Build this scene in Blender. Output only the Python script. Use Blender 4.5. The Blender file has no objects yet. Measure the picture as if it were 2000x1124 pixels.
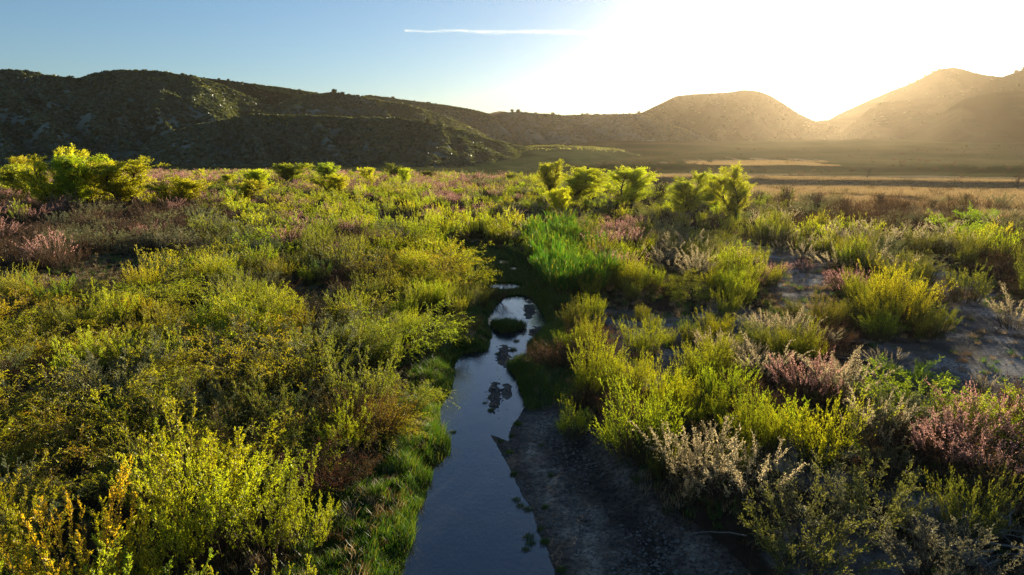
import bpy, math, random
import numpy as np
from mathutils import Vector
rng = np.random.default_rng(7); random.seed(7)
S = bpy.context.scene
COL = S.collection
R = math.radians
# ------------------------------------------------------------------ camera model (photo pixels are 2000 x 1124)
H = 9.0; F = 1333.0; HOR = 300.0
PITCH = math.atan((562 - HOR) / F)
def ray(px, py):
    X = (np.asarray(px, float) - 1000) / F; v = (np.asarray(py, float) - 562) / F
    c, s = math.cos(PITCH), math.sin(PITCH)
    return X, c - v * s, -s - v * c
def ground_at(px, py, z=0.0):
    dx, dy, dz = ray(px, py); t = (z - H) / dz
    return dx * t, dy * t
def project(x, y, z):
    c, s = math.cos(PITCH), math.sin(PITCH); zz = z - H
    d = y * c - zz * s; u = y * s + zz * c
    d = np.where(d < .1, .1, d)
    return 1000 + F * x / d, 562 - F * u / d, d
def azel(px, py):
    dx, dy, dz = ray(px, py)
    return np.arctan2(dx, dy), np.arctan2(dz, np.hypot(dx, dy))
SUN_AZ = float(azel(1615, 200)[0]); SUN_EL = R(7.5)
# ------------------------------------------------------------------ noise
def _h(ix, iy, s):
    n = (ix.astype(np.int64) * 374761393 + iy.astype(np.int64) * 668265263 + s * 1442695041) & 0xffffffff
    n = ((n ^ (n >> 13)) * 1274126177) & 0xffffffff
    return ((n ^ (n >> 16)) & 0xffffff) / float(0xffffff)
def vnoise(x, y, s=0):
    ix = np.floor(x); iy = np.floor(y); fx = x - ix; fy = y - iy
    fx = fx * fx * (3 - 2 * fx); fy = fy * fy * (3 - 2 * fy)
    a = _h(ix, iy, s); b = _h(ix + 1, iy, s); c = _h(ix, iy + 1, s); d = _h(ix + 1, iy + 1, s)
    return (a + (b - a) * fx) * (1 - fy) + (c + (d - c) * fx) * fy
def fbm(x, y, o=4, s=0):
    r = 0; a = .5; t = 0
    for i in range(o):
        r = r + a * vnoise(x, y, s + i * 17); t += a; a *= .5; x = x * 2.03 + 3.1; y = y * 2.03 + 7.7
    return r / t
def sstep(a, b, x):
    t = np.clip((x - a) / (b - a), 0, 1); return t * t * (3 - 2 * t)
# ------------------------------------------------------------------ polygons (photo pixels -> ground)
def gpoly(pts):
    p = np.array(pts, float); x, y = ground_at(p[:, 0], p[:, 1]); return np.stack([x, y], 1)
def sdist(P, x, y):
    """signed distance, negative inside"""
    x = np.asarray(x, float); y = np.asarray(y, float)
    d = np.full(x.shape, 1e9); ins = np.zeros(x.shape, bool); n = len(P)
    for i in range(n):
        ax, ay = P[i]; bx, by = P[(i + 1) % n]
        ex, ey = bx - ax, by - ay; l2 = ex * ex + ey * ey + 1e-12
        t = np.clip(((x - ax) * ex + (y - ay) * ey) / l2, 0, 1)
        d = np.minimum(d, np.hypot(x - ax - t * ex, y - ay - t * ey))
        c = ((ay > y) != (by > y)) & (x < (bx - ax) * (y - ay) / (by - ay + 1e-12) + ax)
        ins ^= c
    return np.where(ins, -d, d)
STREAM = gpoly([(981,583),(951,618),(958,660),(950,686),(902,691),(888,712),(881,760),(872,778),(855,803),(860,834),(877,865),(874,890),(841,915),
    (835,967),(806,1010),(807,1055),(790,1100),(770,1160),(740,1300),(700,1600),(1190,1600),(1110,1240),(1083,1130),(1066,1065),(1042,1006),(1021,960),(996,911),(972,870),(958,850),(975,856),(995,866),(1003,825),
    (1028,795),(1021,768),(1012,740),(993,718),(1000,706),(1035,700),(1032,672),(1055,655),(1072,635),(1058,605),(1038,581),(1010,578)])
MUD = gpoly([(1030,785),(1077,805),(1140,870),(1196,925),(1245,978),(1297,1041),(1350,1080),(1420,1150),(1600,1400),(1700,1600),(1150,1600),(1080,1124),(960,846),(995,830)])
MEADOW = gpoly([(870,478),(930,484),(985,492),(1020,512),(1050,545),(1066,578),(1040,588),(975,590),(948,606),(925,592),(905,550),(880,510)])
RBANK = gpoly([(1036,578),(1100,592),(1140,640),(1140,700),(1118,760),(1112,800),(1040,795),(1022,768),(1012,740),(993,716),(1035,700),(1034,672),(1072,634)])
LBANK = gpoly([(950,600),(958,660),(950,690),(900,695),(890,740),(875,800),(880,870),(842,915),(835,980),(806,1015),(806,1060),(788,1124),(760,1240),(600,1240),(600,1124),(600,1010),(690,980),(740,930),(790,850),(820,780),(850,710),(880,650),(920,610)])
SANDS = [gpoly(p) for p in (
    [(1340,463),(1400,468),(1480,486),(1560,497),(1620,515),(1625,570),(1600,625),(1530,615),(1500,560),(1488,522),(1420,497),(1345,484)],
    [(1170,615),(1260,622),(1330,640),(1420,600),(1500,640),(1560,668),(1420,700),(1350,735),(1310,775),(1230,765),(1180,710)],
    [(1810,525),(1900,555),(1990,610),(2080,660),(2200,760),(2250,860),(1990,860),(1850,835),(1780,780),(1700,735),(1690,690),(1760,672),(1830,680),(1850,620),(1800,570)],
    [(1510,870),(1600,890),(1660,960),(1640,1010),(1560,970),(1500,920)],
    [(1590,1030),(1680,1050),(1790,1124),(1820,1200),(1560,1200),(1560,1100)],
    [(1700,985),(1850,985),(1930,1060),(1900,1110),(1790,1060)],
    [(880,425),(960,405),(990,420),(940,445),(890,450)],
    [(1650,720),(1800,790),(1900,800),(2000,800),(2000,830),(1880,835),(1700,790)])]
POOLS = [(988,560,30,5),(983,512,9,5),(1003,525,7,3.5),(893,489,26,5),(968,530,6,3)]
SPITS = [(1034,608,10,15,-.3),(966,775,9,24,.5),(990,764,8,14,0),(985,695,10,18,.8),(1052,650,16,11,0)]
def ellip(e, px, py): 
    return np.hypot((px - e[0]) / e[2], (py - e[1]) / e[3])
def terrain(x, y, full=False):
    x = np.asarray(x, float); y = np.asarray(y, float); r = np.hypot(x, y); az = np.arctan2(x, y)
    z = .35 * (fbm(x / 9, y / 9, 3, 5) - .5) + .9 * (fbm(x / 45, y / 45, 2, 9) - .5) * sstep(50, 120, r)
    near = (r < 90) & (y > -5)
    ds = np.full(x.shape, 50.); dm = ds.copy(); dme = ds.copy(); drb = ds.copy(); dlb = ds.copy(); dsa = ds.copy()
    xn, yn = x[near], y[near]
    wob = .35 * (fbm(xn * .9, yn * .9, 3, 31) - .5) + .12 * (fbm(xn * 4, yn * 4, 2, 33) - .5)
    ds[near] = sdist(STREAM, xn, yn) + wob * .5; dm[near] = sdist(MUD, xn, yn) + wob
    dme[near] = sdist(MEADOW, xn, yn) + wob; drb[near] = sdist(RBANK, xn, yn) + wob * 2; dlb[near] = sdist(LBANK, xn, yn) + wob * 2
    m = np.full(xn.shape, 50.)
    for P in SANDS: m = np.minimum(m, sdist(P, xn, yn))
    dsa[near] = m + wob * 6
    base = .42 + z
    # the mud bar slopes gently out of the water
    gentle = np.clip(.012 + .055 * np.clip(ds, 0, 9), 0, .42) + .05 * (fbm(x * 1.2, y * 1.2, 3, 41) - .5) * np.clip(.15 + ds, .15, 1)
    mudf = sstep(.5, -.5, dm)
    steep = base * sstep(-.05, .75, ds)
    z = steep * (1 - mudf) + gentle * mudf
    mef = sstep(.6, -.3, dme); z = z * (1 - mef) + (.07 + .04 * (fbm(x * .8, y * .8, 3, 43) - .5)) * mef
    z = np.where(near & (dsa < .6), z - .12 * sstep(.6, -1, dsa), z)
    z = np.where(ds < 0, -.28 * sstep(0, -.7, ds) + np.where(ds > -.15, 0, 0), z)
    px, py, _ = project(x, y, 0.)
    for e in SPITS:
        q = ellip(e, px, py) + 1.7 * (fbm(x * 3.5, y * 3.5, 4, 51) - .5)
        z = np.where(near & (q < 1.5), np.maximum(z, .07 * (1.15 - q)), z)
    for e in POOLS:
        q = ellip(e, px, py) + .6 * (fbm(x * 2, y * 2, 3, 53) - .5)
        z = np.where(near & (q < 1.3), np.minimum(z, .10 * (q - 1) - .0), z)
    q = ellip((991, 636, 30, 17), px, py)          # the islet
    q = q + 1.1 * (fbm(x * 2.2, y * 2.2, 3, 57) - .5); isl = near & (q < .9); z = np.where(isl, np.maximum(z, .12 * (.9 - q)), z)
    # terraces and the rising valley floor
    right = sstep(.02, .16, az)
    z = z + right * (1.5 * sstep(212, 219, r + 10 * fbm(az * 14, az * 0, 2, 3)) + 1.8 * sstep(330, 342, r + 24 * fbm(az * 9, az * 0, 2, 4)))
    z = z + 22 * sstep(330, 1000, r) * sstep(-.5, -.1, az) + (fbm(x / 130, y / 130, 3, 77) - .5) * 7 * sstep(250, 480, r) * (az < 1.2)
    if full: return z, ds, dm, dme, drb, dlb, dsa
    return z
# ------------------------------------------------------------------ mesh building
def build_mesh(name, V, Fq, mats, midx=None, v=None, smooth=False, cols=None):
    me = bpy.data.meshes.new(name)
    V = np.ascontiguousarray(V, np.float32); Fq = np.ascontiguousarray(Fq, np.int32); k = Fq.shape[1]
    me.vertices.add(len(V)); me.vertices.foreach_set('co', V.ravel())
    me.loops.add(Fq.size); me.loops.foreach_set('vertex_index', Fq.ravel())
    me.polygons.add(len(Fq)); me.polygons.foreach_set('loop_start', np.arange(0, Fq.size, k, dtype=np.int32))
    for m in mats: me.materials.append(m)
    if midx is not None: me.polygons.foreach_set('material_index', np.ascontiguousarray(midx, np.int32))
    if smooth: me.polygons.foreach_set('use_smooth', np.ones(len(Fq), bool))
    if v is not None:
        a = me.attributes.new('v', 'FLOAT', 'POINT'); a.data.foreach_set('value', np.ascontiguousarray(v, np.float32))
    if cols is not None:
        a = me.attributes.new('mask', 'FLOAT_COLOR', 'POINT'); a.data.foreach_set('color', np.ascontiguousarray(cols, np.float32).ravel())
    me.update(calc_edges=True)
    return me
def obj(name, me, parent=None, tint=None):
    o = bpy.data.objects.new(name, me); COL.objects.link(o)
    if parent is not None: o.parent = parent
    if tint is not None: o['tint'] = tint
    return o
def tag(o, label=None, cat=None, group=None, kind=None):
    if label: o['label'] = label
    if cat: o['category'] = cat
    if group: o['group'] = group
    if kind: o['kind'] = kind
    return o
def cat_arrays(parts):
    """parts: list of (V,F,v,mat) -> merged"""
    Vs, Fs, vs, ms, o = [], [], [], [], 0
    for V, Fq, v, m in parts:
        if len(V) == 0: continue
        Vs.append(V); Fs.append(Fq + o); vs.append(v); ms.append(np.full(len(Fq), m)); o += len(V)
    return np.concatenate(Vs), np.concatenate(Fs), np.concatenate(vs), np.concatenate(ms)
def norm(a): return a / (np.linalg.norm(a, axis=-1, keepdims=True) + 1e-9)
def rand_dir(n, g): return norm(g.normal(size=(n, 3)))
def perp(T, g):
    return norm(np.cross(T, rand_dir(len(T), g)))
def polyline(base, d, L, k, droop, wob, g):
    n = len(base); P = np.zeros((n, k + 1, 3)); P[:, 0] = base; d = norm(d.copy())
    for i in range(k):
        P[:, i + 1] = P[:, i] + d * (L / k)[:, None]
        dr = np.zeros((n, 3)); dr[:, 2] = -droop * (i + 1) / k
        d = norm(d + dr + g.normal(size=(n, 3)) * wob)
    return P
def sample(P, idx, t):
    k = P.shape[1] - 1; f = np.clip(t * k, 0, k - 1e-4); i = f.astype(int); u = (f - i)[:, None]
    a = P[idx, i]; b = P[idx, i + 1]
    return a + (b - a) * u, norm(b - a)
def tubes(P, r0, r1, sides=3):
    n, k1, _ = P.shape
    T = np.zeros_like(P); T[:, :-1] = P[:, 1:] - P[:, :-1]; T[:, -1] = T[:, -2]; T = norm(T)
    ref = np.where(np.abs(T[..., 2:3]) > .9, np.array([1., 0, 0]), np.array([0, 0, 1.]))
    A = norm(np.cross(T, ref)); B = np.cross(T, A)
    tt = np.linspace(0, 1, k1)[None, :]; rad = np.asarray(r0).reshape(-1, 1) * (1 - tt) + np.asarray(r1).reshape(-1, 1) * tt
    rings = []
    for s in range(sides):
        a = 2 * math.pi * s / sides
        rings.append(P + (A * math.cos(a) + B * math.sin(a)) * rad[..., None])
    V = np.stack(rings, 2).reshape(-1, 3)
    base = (np.arange(n)[:, None, None] * k1 + np.arange(k1 - 1)[None, :, None]) * sides
    s = np.arange(sides)[None, None, :]; s2 = (s + 1) % sides
    Fq = np.stack([base + s, base + s2, base + sides + s2, base + sides + s], -1).reshape(-1, 4)
    return V, Fq
def leaves(pos, T, L, W, ang, g, out=None):
    p = perp(T, g) if out is None else norm(out)
    ca, sa = np.cos(ang)[:, None], np.sin(ang)[:, None]
    d = norm(T * ca + p * sa); w = norm(np.cross(d, rand_dir(len(d), g)))
    m = pos + d * (L * .45)[:, None]; hw = w * (W * .5)[:, None]
    V = np.stack([pos, m + hw, pos + d * L[:, None], m - hw], 1).reshape(-1, 3)
    n = len(pos); Fq = np.arange(n * 4).reshape(n, 4)
    return V, Fq
# ------------------------------------------------------------------ materials
def newmat(name):
    m = bpy.data.materials.new(name); m.use_nodes = True; n = m.node_tree.nodes; n.clear()
    return m, n, m.node_tree.links
def mixc(n, l, fac, a, b, mode='MIX'):
    x = n.new('ShaderNodeMix'); x.data_type = 'RGBA'; x.blend_type = mode
    for s, val in ((0, fac), (6, a), (7, b)):
        if isinstance(val, (int, float)): x.inputs[s].default_value = val
        elif isinstance(val, tuple): x.inputs[s].default_value = (*val, 1)
        else: l.new(val, x.inputs[s])
    return x.outputs[2]
def mth(n, l, op, a, b=0.0, c=None):
    x = n.new('ShaderNodeMath'); x.operation = op
    for s, val in ((0, a), (1, b), (2, c)):
        if val is None: continue
        if isinstance(val, (int, float)): x.inputs[s].default_value = val
        else: l.new(val, x.inputs[s])
    return x.outputs[0]
def noise_n(n, l, vec, scale, detail=4, rough=.55):
    x = n.new('ShaderNodeTexNoise'); x.inputs['Scale'].default_value = scale; x.inputs['Detail'].default_value = detail
    x.inputs['Roughness'].default_value = rough; l.new(vec, x.inputs['Vector']); return x.outputs['Fac']
def ramp(n, l, fac, stops):
    x = n.new('ShaderNodeValToRGB'); l.new(fac, x.inputs[0]); e = x.color_ramp.elements
    while len(e) < len(stops): e.new(.5)
    for i, (p, c) in enumerate(stops): e[i].position = p; e[i].color = (*c, 1) if isinstance(c, tuple) else (c, c, c, 1)
    return x.outputs[0]
def leaf_mat(name, base=None, accent=(.5, .36, .03), acc=.12, trans=.58, tcol=(1.2, 1.18, .4), gloss=.04):
    m, n, l = newmat(name)
    out = n.new('ShaderNodeOutputMaterial')
    if base is None:
        a = n.new('ShaderNodeAttribute'); a.attribute_type = 'INSTANCER'; a.attribute_name = 'tint'; c0 = a.outputs['Color']
    else:
        q = n.new('ShaderNodeRGB'); q.outputs[0].default_value = (*base, 1); c0 = q.outputs[0]
    v = n.new('ShaderNodeAttribute'); v.attribute_name = 'v'
    oi = n.new('ShaderNodeObjectInfo')
    k = mth(n, l, 'MULTIPLY_ADD', v.outputs['Fac'], .9, .55)
    k = mth(n, l, 'MULTIPLY', k, mth(n, l, 'MULTIPLY_ADD', oi.outputs['Random'], .35, .82))
    vm = n.new('ShaderNodeVectorMath'); vm.operation = 'SCALE'; l.new(c0, vm.inputs[0]); l.new(k, vm.inputs['Scale'])
    f = mth(n, l, 'MULTIPLY', mth(n, l, 'GREATER_THAN', v.outputs['Fac'], 1 - acc), .7)
    col = mixc(n, l, f, vm.outputs[0], accent)
    d = n.new('ShaderNodeBsdfDiffuse'); l.new(col, d.inputs[0])
    t = n.new('ShaderNodeBsdfTranslucent'); l.new(mixc(n, l, 1.0, col, tcol, 'MULTIPLY'), t.inputs[0])
    s = n.new('ShaderNodeMixShader'); s.inputs[0].default_value = trans; l.new(d.outputs[0], s.inputs[1]); l.new(t.outputs[0], s.inputs[2])
    g = n.new('ShaderNodeBsdfGlossy'); g.inputs['Roughness'].default_value = .45; g.inputs[0].default_value = (1, 1, 1, 1)
    s2 = n.new('ShaderNodeMixShader'); s2.inputs[0].default_value = gloss; l.new(s.outputs[0], s2.inputs[1]); l.new(g.outputs[0], s2.inputs[2])
    l.new(s2.outputs[0], out.inputs[0]); return m
def plain(name, c, rough=.9, c2=None, scale=8.):
    m, n, l = newmat(name); out = n.new('ShaderNodeOutputMaterial'); b = n.new('ShaderNodeBsdfPrincipled')
    b.inputs['Roughness'].default_value = rough; b.inputs['Specular IOR Level'].default_value = .25
    tc = n.new('ShaderNodeTexCoord'); f = noise_n(n, l, tc.outputs['Object'], scale)
    l.new(mixc(n, l, f, c, c2 or tuple(x * .5 for x in c)), b.inputs['Base Color']); l.new(b.outputs[0], out.inputs[0]); return m
M_LEAF = leaf_mat('leaf'); M_CROWN = leaf_mat('crown_leaf', accent=(.6, .5, .05), acc=.12, trans=.7, tcol=(1.3, 1.25, .4)); M_LEAFP = leaf_mat('pale_leaf', accent=(.3, .26, .14), acc=.2, trans=.42, tcol=(1.2, 1.1, .7))
M_DRY = leaf_mat('dry_twig', accent=(.16, .07, .03), acc=.35, trans=.35, tcol=(1.3, .95, .5))
M_PINK = leaf_mat('pink_blossom', base=(.72, .45, .38), accent=(.78, .58, .49), acc=.3, trans=.55, tcol=(1.15, .9, .85), gloss=0.01)
M_CREAM = leaf_mat('cream_plume', base=(.58, .50, .33), accent=(.64, .55, .38), acc=.3, trans=.6, tcol=(1.15, 1.05, .85), gloss=0.01)
M_STEM = plain('shrub_stem', (.13, .085, .05), .9, (.06, .035, .02), 12)
M_GSTEM = plain('green_stem', (.10, .11, .03), .8, (.09, .055, .025), 6)
M_BARK = plain('bark', (.12, .09, .065), .95, (.05, .04, .03), 5)
M_GREY = plain('weathered_wood', (.28, .24, .2), .9, (.13, .11, .09), 9)
M_STONE = plain('pebble_stone', (.26, .22, .19), .8, (.08, .065, .055), 25)
M_GRASS = leaf_mat('grass_blade', base=(.07, .135, .018), accent=(.26, .20, .06), acc=.25, trans=.5, tcol=(1.2, 1.3, .3))
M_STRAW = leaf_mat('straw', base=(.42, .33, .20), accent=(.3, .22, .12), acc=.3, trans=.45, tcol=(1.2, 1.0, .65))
M_CHAP = leaf_mat('chaparral_leaf', base=(.12, .135, .078), accent=(.18, .175, .10), acc=.25, trans=.3)
# ------------------------------------------------------------------ shrub generator
SPEC = dict(
  G=dict(ns=62, rb=.32, tilt=(8, 50), h=(1.5, 2.7), droop=.42, wob=.07, nb=15, t0=.25, bl=.42, ba=(.4, 1.0), bd=.45, nl=13, L=.052, W=.013, la=(.3, .9), sr=.011, leaf='M_LEAF', stem='M_STEM'),
  U=dict(ns=40, rb=.5, tilt=(2, 24), h=(1.5, 2.6), droop=.02, wob=.035, nb=20, t0=.18, bl=.24, ba=(.3, .7), bd=-.15, nl=20, L=.042, W=.0135, la=(.35, .95), sr=.012, leaf='M_LEAF', stem='M_STEM'),
  B=dict(ns=135, rb=.5, tilt=(0, 24), h=(1.1, 1.9), droop=.0, wob=.03, nb=9, t0=.3, bl=.34, ba=(.15, .4), bd=-.1, nl=9, L=.05, W=.0095, la=(.1, .45), sr=.007, leaf='M_LEAF', stem='M_GSTEM'),
  T=dict(ns=90, rb=.5, tilt=(4, 36), h=(1.3, 2.1), droop=.06, wob=.05, nb=10, t0=.3, bl=.34, ba=(.35, .8), bd=.0, nl=9, L=.034, W=.010, la=(.2, .7), sr=.009, leaf='M_DRY', stem='M_STEM', fl='M_PINK', ft=.8, fd=17, fL=.036, fW=.026),
  S=dict(ns=62, rb=.45, tilt=(3, 42), h=(1.1, 2.0), droop=.12, wob=.06, nb=15, t0=.2, bl=.26, ba=(.35, .8), bd=.05, nl=12, L=.042, W=.014, la=(.3, 1.0), sr=.008, leaf='M_LEAFP', stem='M_STEM'),
  D=dict(ns=85, rb=.5, tilt=(3, 48), h=(.9, 1.8), droop=.03, wob=.08, nb=14, t0=.2, bl=.34, ba=(.35, .9), bd=.0, nl=6, L=.036, W=.010, la=(.2, 1.0), sr=.009, leaf='M_DRY', stem='M_STEM'),
  P=dict(ns=48, rb=.45, tilt=(2, 27), h=(1.1, 2.0), droop=.2, wob=.05, nb=13, t0=.3, bl=.26, ba=(.3, .8), bd=.2, nl=8, L=.04, W=.011, la=(.3, .9), sr=.009, leaf='M_LEAFP', stem='M_STEM', fl='M_CREAM', ft=.62, fd=34, fL=.042, fW=.022),
  W=dict(ns=46, rb=.35, tilt=(5, 62), h=(1.3, 2.1), droop=.12, wob=.07, nb=15, t0=.2, bl=.4, ba=(.4, 1.0), bd=.05, nl=18, L=.056, W=.023, la=(.4, 1.1), sr=.012, leaf='M_LEAF', stem='M_STEM'),
  R=dict(ns=150, rb=.75, tilt=(0, 14), h=(1.0, 2.0), droop=.03, wob=.03, nb=2, t0=.05, bl=.55, ba=(.08, .25), bd=.1, nl=5, L=.34, W=.022, la=(.05, .3), sr=.006, leaf='M_LEAF', stem='M_GSTEM'),
)
KINDS = dict(  # name, category, adjective list, group noun
  G=('golden_willow_shrub', 'willow shrub', 'arching golden willow shrub', 'drooping golden shrubs on the flood plain'),
  U=('seepwillow_shrub', 'seepwillow shrub', 'leafy lime wand shrub', 'upright wand shrubs on the flood plain'),
  B=('broom_shrub', 'broom shrub', 'fine green broom shrub', 'green broom shrubs on the flood plain'),
  T=('tamarisk_bush', 'tamarisk bush', 'pink tamarisk bush', 'pink tamarisks on the flood plain'),
  S=('sagebrush', 'sagebrush', 'silvery grey sagebrush', 'sagebrushes on the flood plain'),
  D=('dry_bush', 'dry bush', 'rusty brown dry bush', 'dry brown bushes on the flood plain'),
  P=('plume_bush', 'plume bush', 'pale cream plumed bush', 'pale plumed bushes on the flood plain'),
  W=('leafy_willow_bush', 'willow bush', 'bright green round leafy bush', 'leafy green bushes on the flood plain'),
  R=('reed_clump', 'reeds', 'deep green reed clump', 'reed clumps by the upper stream'))
def gen_shrub(k, seed, lod=0):
    s = SPEC[k]; g = np.random.default_rng(seed); f = (1, .42, .12)[lod]; e = (1, 1.5, 3.0)[lod]
    ns = max(10, int(s['ns'] * (1, .7, .35)[lod]))
    a = g.uniform(0, 2 * math.pi, ns); rr = np.sqrt(g.uniform(0, 1, ns)) * s['rb']
    t = np.radians(s['tilt'][0] + (s['tilt'][1] - s['tilt'][0]) * np.clip(rr / s['rb'] * .6 + g.uniform(0, .45, ns), 0, 1))
    a2 = a + g.normal(0, .35, ns)
    # uneven outline: lobes of longer and shorter stems
    lob = 1 + .22 * np.sin(a2 * 2 + g.uniform(0, 6)) + .15 * np.sin(a2 * 3 + g.uniform(0, 6))
    d = np.stack([np.sin(t) * np.cos(a2), np.sin(t) * np.sin(a2), np.cos(t)], 1)
    L = g.uniform(*s['h'], ns) * np.clip(lob, .62, 1.3)
    base = np.stack([rr * np.cos(a), rr * np.sin(a), np.full(ns, -.12)], 1)
    P = polyline(base, d, L, 7, s['droop'], s['wob'], g)
    tm = s['sr'] * e
    SV, SF = tubes(P, np.full(ns, tm), np.full(ns, tm * .35))
    nb = max(3, int(s['nb'] * (1, .62, .45)[lod])); idx = np.repeat(np.arange(ns), nb); m = len(idx)
    tt = s['t0'] + (1 - s['t0']) * np.sqrt(g.uniform(0, 1, m))
    pos, T = sample(P, idx, tt)
    ang = g.uniform(*s['ba'], m)[:, None]; d2 = norm(T * np.cos(ang) + perp(T, g) * np.sin(ang))
    BL = s['bl'] * g.uniform(.6, 1.25, m) * (1.15 - .5 * tt)
    P2 = polyline(pos, d2, BL, 3, np.full(m, s['bd']), .06, g)
    parts_s = [(SV, SF, np.full(len(SV), .5), 0)]
    if lod < 2:
        V2, F2 = tubes(P2, np.full(m, tm * .4), np.full(m, tm * .2)); parts_s.append((V2, F2, np.full(len(V2), .5), 0))
    nl = max(2, int(s['nl'] * (1, .68, .45)[lod])); i3 = np.repeat(np.arange(m), nl); q = len(i3)
    t3 = g.uniform(.02, 1, q); pos, T = sample(P2, i3, t3)
    keep = np.ones(q, bool); par_t = tt[i3]
    isf = np.zeros(q, bool)
    if 'fl' in s: isf = (par_t > s['ft']) & (g.uniform(0, 1, q) < .85)
    LL = s['L'] * g.uniform(.6, 1.3, q) * e; WW = s['W'] * g.uniform(.7, 1.3, q) * e * 1.12
    a3 = g.uniform(*s['la'], q)
    kk = ~isf; LV, LF = leaves(pos[kk], T[kk], LL[kk], WW[kk], a3[kk], g)
    tone = g.uniform(.25, .75, ns)[idx][i3]        # whole stems differ in tone
    lv = np.clip(g.uniform(0, .5, kk.sum()) + .6 * tone[kk] - .05 + .15 * par_t[kk], 0, 1)
    parts_l = [(LV, LF, np.repeat(lv, 4), 0)]
    # leaves on the last part of each stem
    i4 = np.repeat(np.arange(ns), nl * 2); t4 = g.uniform(.7, 1, len(i4)); p4, T4 = sample(P, i4, t4)
    V4, F4 = leaves(p4, T4, s['L'] * g.uniform(.6, 1.2, len(i4)) * e, s['W'] * e * g.uniform(.8, 1.2, len(i4)), g.uniform(*s['la'], len(i4)), g)
    parts_f = []
    if 'fl' in s:
        if isf.any():
            FV, FF = leaves(pos[isf], T[isf], s['fL'] * .8 * g.uniform(.6, 1.2, isf.sum()) * e, s['fW'] * .8 * g.uniform(.6, 1.2, isf.sum()) * e, a3[isf], g)
            parts_f.append((FV, FF, np.repeat(g.uniform(0, 1, isf.sum()), 4), 0))
        nf = int(s['fd'] * 2.2 * (1, .5, .25)[lod]); i5 = np.repeat(np.arange(ns), nf); t5 = g.uniform(.74, 1, len(i5)); p5, T5 = sample(P, i5, t5)
        thick = (1.0 - .75 * (t5 - .74) / .26) * .045
        p5 = p5 + perp(T5, g) * (thick * g.uniform(.2, 1, len(i5)))[:, None]
        V5, F5 = leaves(p5, T5, s['fL'] * g.uniform(.6, 1.2, len(i5)) * e, s['fW'] * g.uniform(.6, 1.2, len(i5)) * e, g.uniform(.2, .9, len(i5)), g)
        parts_f.append((V5, F5, np.repeat(g.uniform(0, 1, len(i5)), 4), 0))
    else:
        parts_l.append((V4, F4, np.repeat(g.uniform(.2, 1, len(i4)), 4), 0))
    return parts_s, parts_l, parts_f
G_ = globals()
PROTO = {}; PROTO1 = {}; FARCOL = {}
for k in SPEC:
    s = SPEC[k]; PROTO[k] = []; PROTO1[k] = []
    for i in range(4 if k in 'GUBS' else 3):
        ps, pl, pf = gen_shrub(k, 100 + i + 10 * ord(k))
        V, Fq, v, _ = cat_arrays(ps); a = build_mesh(KINDS[k][0] + '_stems', V, Fq, [G_[s['stem']]], v=v)
        V, Fq, v, _ = cat_arrays(pl); b = build_mesh(KINDS[k][0] + '_foliage', V, Fq, [G_[s['leaf']]], v=v)
        c = None
        if pf: V, Fq, v, _ = cat_arrays(pf); c = build_mesh(KINDS[k][0] + '_blossom', V, Fq, [G_[s['fl']]], v=v)
        PROTO[k].append((a, b, c))
    for lod in (1, 2):
        for i in range(3):
            ps, pl, pf = gen_shrub(k, 500 + i + 10 * ord(k), lod)
            allp = [(p[0], p[1], p[2], 0) for p in ps] + [(p[0], p[1], p[2], 1) for p in pl] + [(p[0], p[1], p[2], 2) for p in pf]
            V, Fq, v, mi = cat_arrays(allp); mats = [G_[s['stem']], G_[s['leaf']]] + ([G_[s['fl']]] if 'fl' in s else [])
            me = build_mesh(KINDS[k][0] + '_whole', V, Fq, mats, mi, v)
            if lod == 1: PROTO1[k].append(me)
            else:
                if k not in FARCOL: FARCOL[k] = bpy.data.collections.new('far_' + KINDS[k][0])
                o = bpy.data.objects.new(KINDS[k][0] + '_far', me); FARCOL[k].objects.link(o)
# ------------------------------------------------------------------ what grows where (photo pixels of the plants' feet)
TINT = dict(Y=(.54, .46, .02), G=(.42, .43, .025), L=(.40, .45, .03), O=(.20, .21, .04), g=(.08, .165, .018), e=(.22, .24, .12), E=(.34, .33, .22), b=(.20, .13, .06), r=(.26, .10, .045), d=(.12, .15, .035), w=(.42, .38, .25), l=(.30, .37, .04))
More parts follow.
